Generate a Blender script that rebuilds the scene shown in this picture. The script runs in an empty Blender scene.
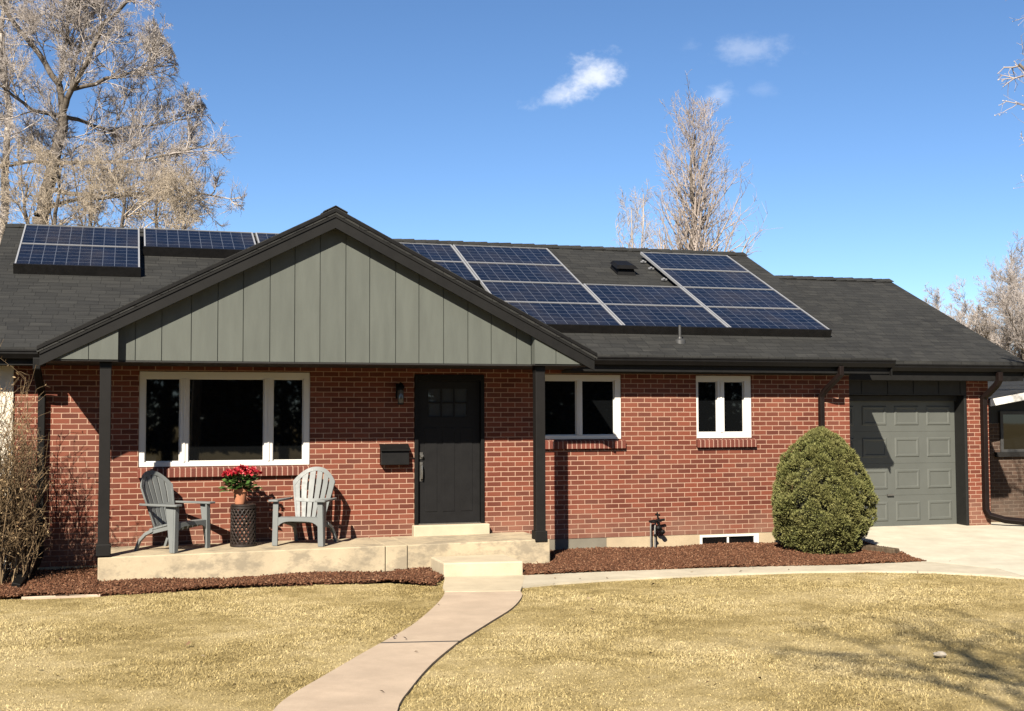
import bpy, math, random
import numpy as np
from mathutils import Vector, Matrix
S = bpy.context.scene
COL = S.collection
R = math.radians

# ------------------------------------------------------------------ camera
cam_d = bpy.data.cameras.new("camera"); cam = bpy.data.objects.new("camera", cam_d); COL.objects.link(cam)
S.camera = cam
cam_d.sensor_width = 36; cam_d.lens = 1252.0 / 1024 * 36; cam_d.clip_start = .05; cam_d.clip_end = 3000
yaw, pit, rol = .2978, .0516, -.0036
fw = Vector((math.sin(yaw) * math.cos(pit), math.cos(yaw) * math.cos(pit), math.sin(pit)))
rt = Vector((math.cos(yaw), -math.sin(yaw), 0)); up = rt.cross(fw)
rt2 = rt * math.cos(rol) + up * math.sin(rol); up2 = -rt * math.sin(rol) + up * math.cos(rol)
m = Matrix((rt2, up2, -fw)).transposed().to_4x4(); m.translation = Vector((-3.689, -16.514, 1.649))
cam.matrix_world = m

# ------------------------------------------------------------------ sky, sun, exposure
SUN_DIR = Vector((.635, 1.0, -.90)).normalized()          # the way the light travels
ELEV = math.asin(-SUN_DIR.z); ROT = math.atan2(-SUN_DIR.x, -SUN_DIR.y)
W = bpy.data.worlds.new("World"); S.world = W; W.use_nodes = True
wn = W.node_tree; wn.nodes.clear()
wo = wn.nodes.new("ShaderNodeOutputWorld"); bg = wn.nodes.new("ShaderNodeBackground")
sky = wn.nodes.new("ShaderNodeTexSky"); sky.sky_type = 'NISHITA'; sky.sun_disc = False
sky.sun_elevation = ELEV; sky.sun_rotation = ROT; sky.altitude = 1700; sky.air_density = .78; sky.dust_density = .15; sky.ozone_density = 2.2
bg.inputs['Strength'].default_value = .05
wn.links.new(bg.outputs[0], wo.inputs[0])
def wnode(t, **k):
    n = wn.nodes.new(t)
    for a, b in k.items(): setattr(n, a, b)
    return n
def wmath(op, a, b=None, clamp=False):
    n = wnode("ShaderNodeMath", operation=op, use_clamp=clamp)
    for i, v in enumerate((a, b)):
        if v is None: continue
        if isinstance(v, (int, float)): n.inputs[i].default_value = v
        else: wn.links.new(v, n.inputs[i])
    return n.outputs[0]
tc = wnode("ShaderNodeTexCoord")
def wdot(v):
    n = wnode("ShaderNodeVectorMath", operation='DOT_PRODUCT'); n.inputs[1].default_value = v
    wn.links.new(tc.outputs['Generated'], n.inputs[0]); return n.outputs['Value']
noi = wnode("ShaderNodeTexNoise"); noi.inputs['Scale'].default_value = 42; noi.inputs['Detail'].default_value = 7; noi.inputs['Roughness'].default_value = .62
mp = wnode("ShaderNodeMapping"); mp.inputs['Scale'].default_value = (1, 1, 1.5)
wn.links.new(tc.outputs['Generated'], mp.inputs[0]); wn.links.new(mp.outputs[0], noi.inputs['Vector'])
noi2 = wnode("ShaderNodeTexNoise"); noi2.inputs['Scale'].default_value = 14; noi2.inputs['Detail'].default_value = 3
wn.links.new(mp.outputs[0], noi2.inputs['Vector'])
total = None
# small fair-weather clouds: direction, half width, half height, tilt, density
for (dx, dy, dz), a, b, tilt, dens in [((.3395, .9035, .2650), .034, .018, .36, .72), ((.3250, .910, .2560), .034, .010, .30, .42),
                                       ((.4495, .8477, .2815), .040, .013, .0, .22), ((.433, .866, .2502), .019, .012, .1, .26), ((.4643, .8491, .2521), .014, .008, .0, .09),
                                       ((.4097, .8658, .2873), .012, .008, .0, .10)]:
    F = Vector((dx, dy, dz)).normalized(); X = F.cross(Vector((0, 0, 1))).normalized(); Z = X.cross(F)
    X2 = X * math.cos(tilt) + Z * math.sin(tilt); Z2 = -X * math.sin(tilt) + Z * math.cos(tilt)
    f_ = wdot(F); u = wmath('DIVIDE', wdot(X2), f_); v = wmath('DIVIDE', wdot(Z2), f_)
    u = wmath('ABSOLUTE', wmath('DIVIDE', u, a)); v = wmath('ABSOLUTE', wmath('DIVIDE', v, b))
    r2 = wmath('ADD', wmath('MULTIPLY', u, u), wmath('MULTIPLY', v, v))
    e = wmath('SUBTRACT', 1.0, wmath('POWER', r2, .5))
    e = wmath('ADD', e, wmath('MULTIPLY', wmath('SUBTRACT', noi.outputs['Fac'], .5), 2.6))
    e = wmath('ADD', e, wmath('MULTIPLY', wmath('SUBTRACT', noi2.outputs['Fac'], .5), 1.2))
    front = wmath('GREATER_THAN', f_, 0.0)
    mk = wnode("ShaderNodeMapRange", interpolation_type='SMOOTHSTEP'); mk.inputs['From Min'].default_value = 0.0; mk.inputs['From Max'].default_value = 1.25
    mk.inputs['To Max'].default_value = dens
    wn.links.new(e, mk.inputs['Value'])
    msk = wmath('MULTIPLY', mk.outputs[0], front)
    total = msk if total is None else wmath('MAXIMUM', total, msk)
hs = wnode("ShaderNodeHueSaturation"); hs.inputs['Saturation'].default_value = 1.12; hs.inputs['Value'].default_value = 1.0
wn.links.new(sky.outputs[0], hs.inputs['Color'])
mix = wnode("ShaderNodeMix", data_type='RGBA'); mix.inputs['B'].default_value = (7.6, 7.7, 8.0, 1)
wn.links.new(total, mix.inputs['Factor']); wn.links.new(hs.outputs[0], mix.inputs['A']); wn.links.new(mix.outputs['Result'], bg.inputs['Color'])

sun_d = bpy.data.lights.new("sun", 'SUN'); sun_d.energy = 5.0; sun_d.angle = R(.55); sun_d.color = (1, .91, .77)
sun = bpy.data.objects.new("sun", sun_d); COL.objects.link(sun); sun.rotation_euler = SUN_DIR.to_track_quat('-Z', 'Y').to_euler(); sun.location = (-10, -16, 14)
S.view_settings.view_transform = 'Standard'; S.view_settings.look = 'None'; S.view_settings.exposure = 1.68; S.view_settings.gamma = 1; S.view_settings.use_curve_mapping = False
S.cycles.use_denoising = True; S.cycles.max_bounces = 6; S.cycles.caustics_reflective = False; S.cycles.caustics_refractive = False

# ------------------------------------------------------------------ materials
ALB = .60        # all base colours darkened to weaken bounced light and deepen the shade
class NT:
    def __init__(s, name, rough=.7, spec=.35):
        s.m = bpy.data.materials.new(name); s.m.use_nodes = True; s.t = s.m.node_tree; s.p = s.t.nodes['Principled BSDF']
        s.p.inputs['Roughness'].default_value = rough; s.p.inputs['Specular IOR Level'].default_value = spec
        s._uv = None; s._obj = None
    def n(s, t, ins=None, **k):
        x = s.t.nodes.new(t)
        for a, b in k.items(): setattr(x, a, b)
        for a, b in (ins or {}).items(): s.set(x, a, b)
        return x
    def set(s, node, k, v):
        if isinstance(v, bpy.types.NodeSocket): s.t.links.new(v, node.inputs[k])
        else:
            if isinstance(v, tuple) and len(v) == 3 and node.inputs[k].type == 'RGBA': v = (*v, 1)
            node.inputs[k].default_value = v
    @property
    def uv(s):
        if not s._uv: s._uv = s.n("ShaderNodeTexCoord").outputs['UV']
        return s._uv
    @property
    def pos(s):
        if not s._obj: s._obj = s.n("ShaderNodeNewGeometry")
        return s._obj.outputs['Position']
    @property
    def island(s):
        s.pos; return s._obj.outputs['Random Per Island']
    def scaled(s, v, sc): return s.n("ShaderNodeMapping", {'Vector': v, 'Scale': sc}).outputs[0]
    def noise(s, sc, v=None, det=4, rough=.55): return s.n("ShaderNodeTexNoise", {'Vector': v if v is not None else s.pos, 'Scale': sc, 'Detail': det, 'Roughness': rough}).outputs['Fac']
    def ramp(s, fac, stops):
        x = s.n("ShaderNodeValToRGB", {'Fac': fac}); cr = x.color_ramp
        while len(cr.elements) < len(stops): cr.elements.new(.5)
        for e, (p, c) in zip(cr.elements, stops): e.position = p; e.color = (*c, 1) if len(c) == 3 else c
        return x.outputs['Color']
    def mix(s, fac, a, b, blend='MIX'):
        x = s.n("ShaderNodeMix", data_type='RGBA', blend_type=blend); s.set(x, 'Factor', fac); s.set(x, 'A', a); s.set(x, 'B', b); return x.outputs['Result']
    def math(s, op, a, b=0., clamp=False): 
        x = s.n("ShaderNodeMath", operation=op, use_clamp=clamp); s.set(x, 0, a); s.set(x, 1, b); return x.outputs[0]
    def maprange(s, v, a, b, c=0., d=1.): return s.n("ShaderNodeMapRange", {'Value': v, 'From Min': a, 'From Max': b, 'To Min': c, 'To Max': d}).outputs[0]
    def color(s, c): s.set(s.p, 'Base Color', s.mix(1., c, (ALB, ALB, ALB), 'MULTIPLY'))
    def bump(s, h, strength=.4, dist=.01, normal=None):
        b = s.n("ShaderNodeBump", {'Height': h, 'Strength': strength, 'Distance': dist})
        if normal is not None: s.set(b, 'Normal', normal)
        s.set(s.p, 'Normal', b.outputs[0]); return b.outputs[0]

def plain(name, c, rough=.6, var=.12, sc=6, spec=.35, metal=0., bump=0.):
    t = NT(name, rough, spec); k = t.noise(sc)
    lo = tuple(x * (1 - var) for x in c); hi = tuple(min(1, x * (1 + var)) for x in c)
    t.color(t.ramp(k, [(.3, lo), (.7, hi)])); t.p.inputs['Metallic'].default_value = metal
    t.set(t.p, 'Roughness', t.maprange(t.noise(sc * 3), .3, .7, rough - .06, rough + .06))
    if bump: t.bump(t.noise(sc * 8), bump, .004)
    return t.m

def brick_mat(name, c1, c2, cm, mortar=.0062):
    t = NT(name, .85, .25)
    wob = t.n("ShaderNodeVectorMath", {0: t.uv, 1: t.n("ShaderNodeVectorMath", {0: t.n("ShaderNodeTexNoise", {'Vector': t.pos, 'Scale': 9., 'Detail': 2.}).outputs['Color'], 1: (.006, .006, 0)}, operation='MULTIPLY').outputs[0]}, operation='ADD').outputs[0]
    b = t.n("ShaderNodeTexBrick", {'Vector': wob, 'Color1': c1, 'Color2': c2, 'Mortar': cm, 'Scale': 1., 'Mortar Size': mortar, 'Mortar Smooth': .25, 'Bias': 0., 'Brick Width': .2032, 'Row Height': .0677}, offset=.5, offset_frequency=2)
    big = t.noise(1.3, det=3); fine = t.noise(70, det=3)
    zed = t.n('ShaderNodeSeparateXYZ', {0: t.pos}).outputs['Z']; splash = t.math('MULTIPLY', t.maprange(zed, .05, .42, .42, 0.), t.maprange(t.noise(2.2, det=5), .3, .65, .25, 1.))
    # weathering: whole patches of brick a little paler or darker, and gritty grain
    c = t.mix(t.maprange(big, .4, .75, 0, .16), b.outputs['Color'], t.mix(.5, b.outputs['Color'], cm), 'MIX')
    c = t.mix(splash, c, tuple(x * .72 for x in cm))
    c = t.mix(.35, c, t.ramp(fine, [(.3, (.55, .55, .55)), (.7, (1, 1, 1))]), 'MULTIPLY')
    t.color(c)
    h = t.math('SUBTRACT', t.math('MULTIPLY', fine, .25), b.outputs['Fac'])
    t.bump(h, .9, .006)
    return t.m

def shingle_mat():
    t = NT('asphalt_shingle', .92, .2)
    w = t.n("ShaderNodeTexNoise", {'Vector': t.uv, 'Scale': 5., 'Detail': 3.}).outputs['Color']
    uv = t.n("ShaderNodeVectorMath", {0: t.uv, 1: t.n("ShaderNodeVectorMath", {0: w, 1: (.05, .012, 0)}, operation='MULTIPLY').outputs[0]}, operation='ADD').outputs[0]
    b = t.n("ShaderNodeTexBrick", {'Vector': uv, 'Color1': (.019, .0195, .020), 'Color2': (.036, .036, .035), 'Mortar': (.012, .012, .012), 'Scale': 1., 'Mortar Size': .004, 'Mortar Smooth': .4, 'Brick Width': .27, 'Row Height': .143}, offset=.37, offset_frequency=3, squash=.7, squash_frequency=2)
    c = t.mix(.6, b.outputs['Color'], t.ramp(t.noise(55, det=4, rough=.8), [(.3, (.45, .45, .45)), (.7, (1.25, 1.22, 1.15))]), 'MULTIPLY')
    c = t.mix(1., c, t.ramp(t.n('ShaderNodeTexNoise', {'Vector': t.scaled(t.uv, (2.2, 14, 1)), 'Scale': 1., 'Detail': 4.}).outputs['Fac'], [(.3, (.6, .6, .6)), (.7, (1.35, 1.35, 1.3))]), 'MULTIPLY'); c = t.mix(t.maprange(t.noise(.8), .35, .7, 0, .5), c, (.030, .0305, .0295))
    t.color(c)
    sep = t.n("ShaderNodeSeparateXYZ", {0: uv})
    saw = t.math('FRACT', t.math('DIVIDE', sep.outputs['Y'], .143))
    h = t.math('SUBTRACT', t.math('MULTIPLY', t.noise(90, det=2), .25), t.math('ADD', saw, b.outputs['Fac']))
    t.bump(h, 1.0, .012)
    return t.m

def solar_mat():
    t = NT('solar_cells', .16, .5)
    b = t.n("ShaderNodeTexBrick", {'Vector': t.uv, 'Color1': (.004, .0052, .011), 'Color2': (.008, .010, .020), 'Mortar': (.085, .096, .122), 'Scale': 1., 'Mortar Size': .0048, 'Mortar Smooth': .1, 'Brick Width': .159, 'Row Height': .1485}, offset=0., squash=1.)
    vo = t.n("ShaderNodeTexVoronoi", {'Vector': t.pos, 'Scale': 38.}).outputs['Color']
    c = t.mix(.5, b.outputs['Color'], t.ramp(vo, [(.2, (.55, .55, .6)), (.8, (1.3, 1.3, 1.25))]), 'MULTIPLY')
    dust = t.maprange(t.noise(1.6, det=6), .45, .75, 0, .22)
    t.color(t.mix(dust, c, (.10, .082, .07)))
    t.set(t.p, 'Roughness', t.maprange(t.noise(1.6, det=6), .4, .7, .10, .30)); t.p.inputs['Specular IOR Level'].default_value = .32
    return t.m

def lawn_color(t, grass):
    big = t.noise(.55, det=4, rough=.6); mid = t.noise(3.5, det=3)
    patch = t.maprange(t.math('ADD', t.math('MULTIPLY', big, .65), t.math('MULTIPLY', mid, .35)), .41, .60)
    a = t.ramp(patch, [(0, (.42, .325, .142)), (.45, (.56, .445, .215)), (1, (.69, .56, .305))])
    if grass:
        isl = t.island
        v = t.ramp(isl, [(0, (.42, .40, .32)), (.25, (.74, .72, .62)), (.6, (.95, .95, .92)), (1, (1.06, 1.05, 1.03))])
        a = t.mix(1., a, v, 'MULTIPLY')
    return a
def dry_grass_mat():
    t = NT('dry_grass', .75, .2); t.color(lawn_color(t, True))
    t.p.inputs['Subsurface Weight'].default_value = 0
    return t.m
def ground_mat():
    t = NT('dry_lawn_soil', .95, .1); c = lawn_color(t, False)
    c = t.mix(.55, c, t.ramp(t.noise(60, det=4, rough=.75), [(.3, (.25, .22, .18)), (.7, (.9, .88, .8))]), 'MULTIPLY')
    t.color(c); t.bump(t.noise(60, det=4, rough=.75), .8, .03); return t.m

def concrete(name, c, stain=None, amount=.5, seam=None):
    t = NT(name, .85, .25)
    k = t.noise(2.2, det=7, rough=.65); f = t.noise(120, det=3, rough=.7)
    a = t.ramp(k, [(.28, tuple(x * .77 for x in c)), (.72, tuple(min(1, x * 1.08) for x in c))])
    a = t.mix(.4, a, t.ramp(f, [(.3, (.72, .72, .72)), (.7, (1.1, 1.1, 1.1))]), 'MULTIPLY')
    if stain:
        s = t.maprange(t.noise(3.1, t.scaled(t.pos, (1, 1, 1.6)), det=8, rough=.7), .47, .60, 0, amount)
        a = t.mix(s, a, stain)
    t.color(a); t.bump(t.math('ADD', f, t.math('MULTIPLY', k, 1.5)), .35, .006); return t.m

def siding_mat():
    t = NT('sage_siding', .7, .3)
    k = t.noise(3, t.scaled(t.pos, (3, 3, .5)), det=6); base = (.092, .101, .088)
    a = t.ramp(k, [(.3, tuple(x * .88 for x in base)), (.7, tuple(x * 1.08 for x in base))])
    isl = t.ramp(t.island, [(0, (.965, .97, .97)), (1, (1.03, 1.03, 1.025))]); a = t.mix(1., a, isl, 'MULTIPLY')
    wear = t.maprange(t.noise(9, det=8, rough=.8), .68, .74, 0, .5); a = t.mix(wear, a, (.21, .215, .185))
    t.color(a); t.bump(t.noise(25, t.scaled(t.pos, (4, 4, .4)), det=4), .25, .004); return t.m

def glass_mat(name='dark_window_glass', c=(.004, .0045, .005), spec=.6):
    t = NT(name, .02, spec); t.color(c)
    t.bump(t.noise(1.4, det=1), .02, .02); return t.m

def bark(name, lo, hi, sc=8): 
    t = NT(name, .9, .15); t.color(t.ramp(t.noise(sc, t.scaled(t.pos, (2, 2, .5)), det=5, rough=.7), [(.35, lo), (.65, hi)])); return t.m
def chips_mat():
    t = NT('bark_chips', .9, .15)
    t.color(t.ramp(t.island, [(0, (.055, .023, .012)), (.4, (.105, .044, .022)), (.8, (.155, .068, .036)), (1, (.28, .155, .09))])); return t.m
def island_mat(name, stops, rough=.6, spec=.3):
    t = NT(name, rough, spec); t.color(t.ramp(t.island, stops)); return t.m

M = {
 'brick': brick_mat('red_brick', (.106, .0245, .0135), (.205, .053, .028), (.465, .29, .205)),
 'sillbrick': None,
 'shingle': shingle_mat(), 'solar': solar_mat(), 'grass': dry_grass_mat(), 'ground': ground_mat(),
 'black': plain('black_trim_paint', (.0055, .0052, .005), .55, .15, 5, spec=.14), 'gutter': plain('black_gutter_metal', (.0065, .006, .0058), .5, .2, 4, spec=.15),
 'door': plain('charcoal_door_paint', (.0105, .0102, .0105), .55, .1, 4, spec=.14), 'fascia': plain('dark_fascia_paint', (.0095, .0092, .0088), .6, .2, 5, spec=.14),
 'post': plain('dark_post_paint', (.0095, .0085, .008), .6, .15, 5, spec=.14), 'soffit': plain('dark_soffit', (.010, .009, .008), .7, .15, 5),
 'bronze': plain('bronze_downspout', (.011, .0065, .0055), .5, .2, 4, spec=.15),
 'vinyl': plain('white_vinyl', (.72, .70, .66), .4, .03, 3), 'cream': plain('cream_trim', (.72, .66, .55), .6, .08, 4),
 'glass': glass_mat(), 'silver': plain('silver_frame', (.46, .47, .49), .35, .05, 6, metal=.4), 'skirt': plain('black_skirt', (.008, .0075, .0075), .4, .3, 9),
 'siding': siding_mat(), 'porch': concrete('porch_concrete', (.51, .42, .285), (.18, .155, .118), .58), 'newcrete': concrete('pale_concrete', (.56, .475, .34)),
 'walk': concrete('pink_walk', (.52, .41, .305), (.41, .32, .235), .5), 'drive': concrete('drive_concrete', (.62, .57, .455), (.48, .44, .345), .5),
 'strip': concrete('strip_concrete', (.56, .50, .385), (.41, .36, .27), .4), 'found': concrete('foundation_paint', (.48, .38, .25)), 'rawfound': concrete('raw_foundation', (.20, .18, .14)),
 'garage': plain('garage_grey', (.098, .104, .094), .5, .05, 3), 'garagetrim': plain('garage_trim', (.0085, .0086, .0078), .6, .15, 4),
 'chair': plain('grey_resin', (.18, .192, .19), .5, .06, 5, spec=.25), 'stand': plain('dark_wicker', (.022, .015, .012), .5, .2, 20),
 'terra': plain('terracotta', (.46, .19, .10), .75, .1, 12), 'petal': island_mat('red_petals', [(0, (.22, .005, .012)), (.5, (.42, .010, .022)), (1, (.58, .05, .065))], .5),
 'leaf': island_mat('green_leaves', [(0, (.022, .055, .012)), (.6, (.045, .10, .02)), (1, (.09, .16, .04))], .45), 'conifer': None,
 'bark': bark('grey_bark', (.07, .058, .048), (.17, .145, .12)), 'twig': bark('pale_twigs', (.31, .27, .25), (.55, .50, .465), 1.5),
 'tantwig': bark('tan_twigs', (.32, .265, .205), (.54, .46, .365), 1.5), 'birch': bark('pale_birch_bark', (.34, .29, .25), (.58, .52, .46), 4),
 'rosetwig': bark('rose_twigs', (.31, .26, .23), (.50, .43, .39), 1.2), 'shrubtwig': bark('shrub_twigs', (.13, .088, .05), (.30, .21, .12), 4),
 'hazetwig': bark('haze_twigs', (.32, .285, .265), (.48, .43, .405), 1.5), 'bud': plain('pale_buds', (.62, .55, .48), .7), 'chips': chips_mat(), 'mulch': plain('mulch_soil', (.085, .036, .02), .95, .4, 14, spec=.1, bump=.6),  # distant twigs: pale haze put into their colour
 'dryleaf': island_mat('dry_leaves', [(0, (.20, .12, .05)), (1, (.46, .34, .19))], .8), 'grey_metal': plain('grey_pipe', (.26, .25, .23), .45, .15, 20, metal=.5),
 'white_metal': plain('white_fixture', (.7, .68, .64), .4, .05, 8), 'lead': plain('lead_flashing', (.05, .05, .05), .5, .2, 10), 'timber': bark('old_timber', (.06, .04, .025), (.14, .10, .065), 12),
 'stone': plain('pale_stone', (.36, .32, .26), .8, .2, 20, bump=.5), 'brownbrick': brick_mat('brown_brick', (.065, .038, .026), (.12, .072, .05), (.21, .16, .125)),
 'lampglass': glass_mat('lamp_glass', (.10, .10, .095), .5), 'satin': plain('satin_nickel', (.30, .29, .27), .3, .05, 10, metal=.8), 'asphalt': plain('street_asphalt', (.05, .05, .052), .9, .15, 4, bump=.4),
 'spruce': plain('spruce_needles', (.022, .032, .016), .8, .4, 1.5),
 'litter': island_mat('leaf_litter', [(0, (.05, .03, .015)), (.6, (.16, .09, .045)), (1, (.5, .4, .26))], .8),
 'interior': plain('dark_recess', (.01, .01, .01), .9),
}
t = NT('conifer_needles', .7, .2)
t.color(t.mix(t.maprange(t.noise(3.5, det=3), .35, .65, 0, .6), t.ramp(t.island, [(0, (.060, .070, .020)), (.5, (.155, .165, .048)), (1, (.25, .245, .085))]), (.18, .165, .058))); M['conifer'] = t.m
t = NT('sill_brick', .85, .25)
b = t.n("ShaderNodeTexBrick", {'Vector': t.uv, 'Color1': (.105, .027, .018), 'Color2': (.18, .05, .032), 'Mortar': (.40, .25, .19), 'Scale': 1., 'Mortar Size': .0065, 'Brick Width': .0677, 'Row Height': 2.}, offset=0.)
t.color(b.outputs['Color']); t.bump(t.math('SUBTRACT', t.noise(60), b.outputs['Fac']), .8, .006); M['sillbrick'] = t.m

# ------------------------------------------------------------------ mesh helpers
class MB:
    def __init__(s): s.v = []; s.f = []; s.uv = []; s.smooth = False
    def face(s, pts, uv=None):
        i = len(s.v); pts = [Vector(p) for p in pts]; s.v += pts; s.f.append(list(range(i, i + len(pts))))
        if uv is None:
            n = (pts[1] - pts[0]).cross(pts[2] - pts[0]); a = [abs(x) for x in n]
            if a[2] >= a[0] and a[2] >= a[1]: uv = [(p.x, p.y) for p in pts]
            elif a[0] > a[1]: uv = [(p.y, p.z) for p in pts]
            else: uv = [(p.x, p.z) for p in pts]
        s.uv += list(uv); return s
    def hexa(s, p):           # 8 corners: bottom 0-3 ccw, top 4-7
        for q in ((3, 2, 1, 0), (4, 5, 6, 7), (0, 1, 5, 4), (1, 2, 6, 5), (2, 3, 7, 6), (3, 0, 4, 7)): s.face([p[i] for i in q])
        return s
    def box(s, x0, x1, y0, y1, z0, z1):
        return s.hexa([(x0, y0, z0), (x1, y0, z0), (x1, y1, z0), (x0, y1, z0), (x0, y0, z1), (x1, y0, z1), (x1, y1, z1), (x0, y1, z1)])
    def prism(s, poly, d):    # planar polygon (ccw from outside) extruded by vector d (pointing inwards)
        d = Vector(d); a = [Vector(p) for p in poly]; b = [p + d for p in a]; s.face(a); s.face(b[::-1])
        for i in range(len(a)): j = (i + 1) % len(a); s.face([a[j], a[i], b[i], b[j]])
        return s
    def tube(s, path, r, n=8, cap=True, ang=0.):
        path = [Vector(p) for p in path]; r = r if isinstance(r, (list, tuple)) else [r] * len(path); rings = []
        N = None
        for i, p in enumerate(path):
            t = (path[min(i + 1, len(path) - 1)] - path[max(i - 1, 0)]).normalized()
            if N is None: N = t.cross(Vector((0, 1, 0)) if abs(t.y) < .9 else Vector((1, 0, 0))).normalized()
            N = (N - t * N.dot(t)).normalized(); B = t.cross(N)
            rings.append([p + (N * math.cos(ang + k * 2 * math.pi / n) + B * math.sin(ang + k * 2 * math.pi / n)) * r[i] for k in range(n)])
        for a, b in zip(rings, rings[1:]):
            for k in range(n): l = (k + 1) % n; s.face([a[k], a[l], b[l], b[k]])
        if cap: s.face(rings[0][::-1]); s.face(rings[-1])
        return s
    def sq(s, path, w): return s.tube(path, w / math.sqrt(2), 4, ang=math.pi / 4)
    def lathe(s, prof, c, n=20):
        rings = [[Vector((c[0] + r * math.cos(2 * math.pi * k / n), c[1] + r * math.sin(2 * math.pi * k / n), c[2] + z)) for k in range(n)] for r, z in prof]
        for a, b in zip(rings, rings[1:]):
            for k in range(n): l = (k + 1) % n; s.face([a[k], a[l], b[l], b[k]])
        s.face(rings[0][::-1]); s.face(rings[-1]); return s
    def build(s, name, mat, parent=None, local=False, smooth=False, bevel=0.):
        me = bpy.data.meshes.new(name)
        off = Vector((0, 0, 0))
        if parent and not local:
            q = parent
            while q: off += q.location; q = q.parent
        me.from_pydata([tuple(v - off) for v in s.v], [], s.f)
        l = me.uv_layers.new(name='UVMap'); l.data.foreach_set('uv', np.array(s.uv, np.float32).ravel())
        me.materials.append(M[mat] if isinstance(mat, str) else mat)
        o = bpy.data.objects.new(name, me); COL.objects.link(o); o.parent = parent
        if smooth or bevel:
            import bmesh
            bm = bmesh.new(); bm.from_mesh(me); bmesh.ops.remove_doubles(bm, verts=bm.verts, dist=1e-4)
            if smooth:
                for f in bm.faces: f.smooth = True
            bm.to_mesh(me); bm.free()
            if smooth: me.set_sharp_from_angle(angle=R(40))
        if bevel:
            b = o.modifiers.new('bevel', 'BEVEL'); b.width = bevel; b.segments = 2; b.limit_method = 'ANGLE'; b.angle_limit = R(40)
        return o

def raw_mesh(name, verts, faces, mat, parent=None, off=(0, 0, 0)):
    verts = np.asarray(verts, np.float32) - np.asarray(off, np.float32); faces = np.asarray(faces, np.int32)
    me = bpy.data.meshes.new(name); nf, k = faces.shape
    me.vertices.add(len(verts)); me.vertices.foreach_set('co', verts.ravel())
    me.loops.add(nf * k); me.loops.foreach_set('vertex_index', faces.ravel())
    me.polygons.add(nf); me.polygons.foreach_set('loop_start', np.arange(0, nf * k, k, dtype=np.int32)); me.polygons.foreach_set('loop_total', np.full(nf, k, np.int32))
    me.materials.append(M[mat]); me.update(); me.validate()
    o = bpy.data.objects.new(name, me); COL.objects.link(o); o.parent = parent
    return o
def empty(name, loc=(0, 0, 0), rz=0): 
    o = bpy.data.objects.new(name, None); COL.objects.link(o); o.location = loc; o.rotation_euler.z = rz; o.empty_display_size = .2; return o
def tag(o, label=None, cat=None, group=None, kind=None):
    if label: o['label'] = label
    if cat: o['category'] = cat
    if group: o['group'] = group
    if kind: o['kind'] = kind
    return o
def inside(poly, x, y):
    poly = np.asarray(poly); r = np.zeros(len(x), bool); j = len(poly) - 1
    for i in range(len(poly)):
        xi, yi = poly[i]; xj, yj = poly[j]
        c = ((yi > y) != (yj > y)) & (x < (xj - xi) * (y - yi) / (yj - yi + 1e-12) + xi); r ^= c; j = i
    return r

G = -.25
# ------------------------------------------------------------------ ground, paths, driveway
def smooth(pts, n=4):      # a Catmull-Rom curve through the points
    P = [pts[0]] + pts + [pts[-1]]; out = []
    for i in range(1, len(P) - 2):
        for k in range(n):
            t = k / n; q = [.5 * (2 * P[i][c] + (P[i + 1][c] - P[i - 1][c]) * t + (2 * P[i - 1][c] - 5 * P[i][c] + 4 * P[i + 1][c] - P[i + 2][c]) * t * t + (3 * P[i][c] - P[i - 1][c] - 3 * P[i + 1][c] + P[i + 2][c]) * t ** 3) for c in (0, 1)]; out.append(tuple(q))
    return out + [pts[-1]]
WALK_L1 = smooth([(-.34, -3.07), (-.50, -3.55), (-.80, -4.3), (-1.18, -5.15), (-1.62, -5.95)]); WALK_R1 = smooth([(.47, -3.25), (.36, -3.65), (.02, -4.40), (-.42, -5.15), (-.97, -6.08)])
WALK_L2 = smooth([(-1.63, -5.97), (-1.95, -6.55), (-2.30, -7.2), (-2.62, -7.8), (-2.80, -8.3), (-3.1, -9.4), (-3.35, -11), (-3.5, -13), (-3.55, -20.5)]); WALK_R2 = smooth([(-.98, -6.10), (-1.40, -6.93), (-1.75, -7.75), (-2.0, -8.45), (-2.2, -9.6), (-2.35, -11), (-2.45, -13), (-2.5, -20.5)])
WALK_L, WALK_R = WALK_L1 + WALK_L2, WALK_R1 + WALK_R2
WALK = WALK_L + WALK_R[::-1]
LANDING = [(-.05, -1.12), (.93, -1.12), (.93, -1.95), (.60, -2.9), (.47, -3.25), (-.34, -3.07), (-.28, -2.72), (-.05, -1.9)]
STRIP_F = [(.60, -2.9), (1.05, -2.76), (1.63, -2.66), (2.94, -2.61), (4.28, -2.68), (5.1, -2.88), (5.75, -3.22), (6.2, -3.65), (6.48, -4.1)]
STRIP_B = [(.93, -1.95), (1.45, -1.93), (2.2, -1.93), (3.25, -1.97), (4.3, -2.1), (5.15, -2.24), (5.9, -2.25), (6.38, -2.22), (6.9, -2.4)]
STRIP = STRIP_F + [(6.9, -4.1)] + STRIP_B[::-1]
DRIVE = [(6.72, -.3), (6.74, 1.32), (10.3, 1.32), (10.3, .6), (11.0, .5), (11.0, -8), (11.0, -20.5), (6.55, -20.5), (6.48, -4.1), (6.9, -2.4), (6.38, -2.22), (6.55, -1.2)]
BED_R = [(1.56, 0.0), (6.70, 0.0), (6.72, -.3), (6.55, -1.2), (6.38, -2.22)] + STRIP_B[-3::-1] + [(.95, -1.15), (1.56, -1.15)]
BED_L = [(-9, 0), (-4.02, 0), (-4.02, -1.14), (-.08, -1.14), (-.08, -1.86), (-.32, -2.45), (-.75, -2.02), (-1.5, -1.86), (-2.9, -1.93), (-4.0, -2.06), (-5.0, -2.02), (-9, -2.0)]

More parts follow.
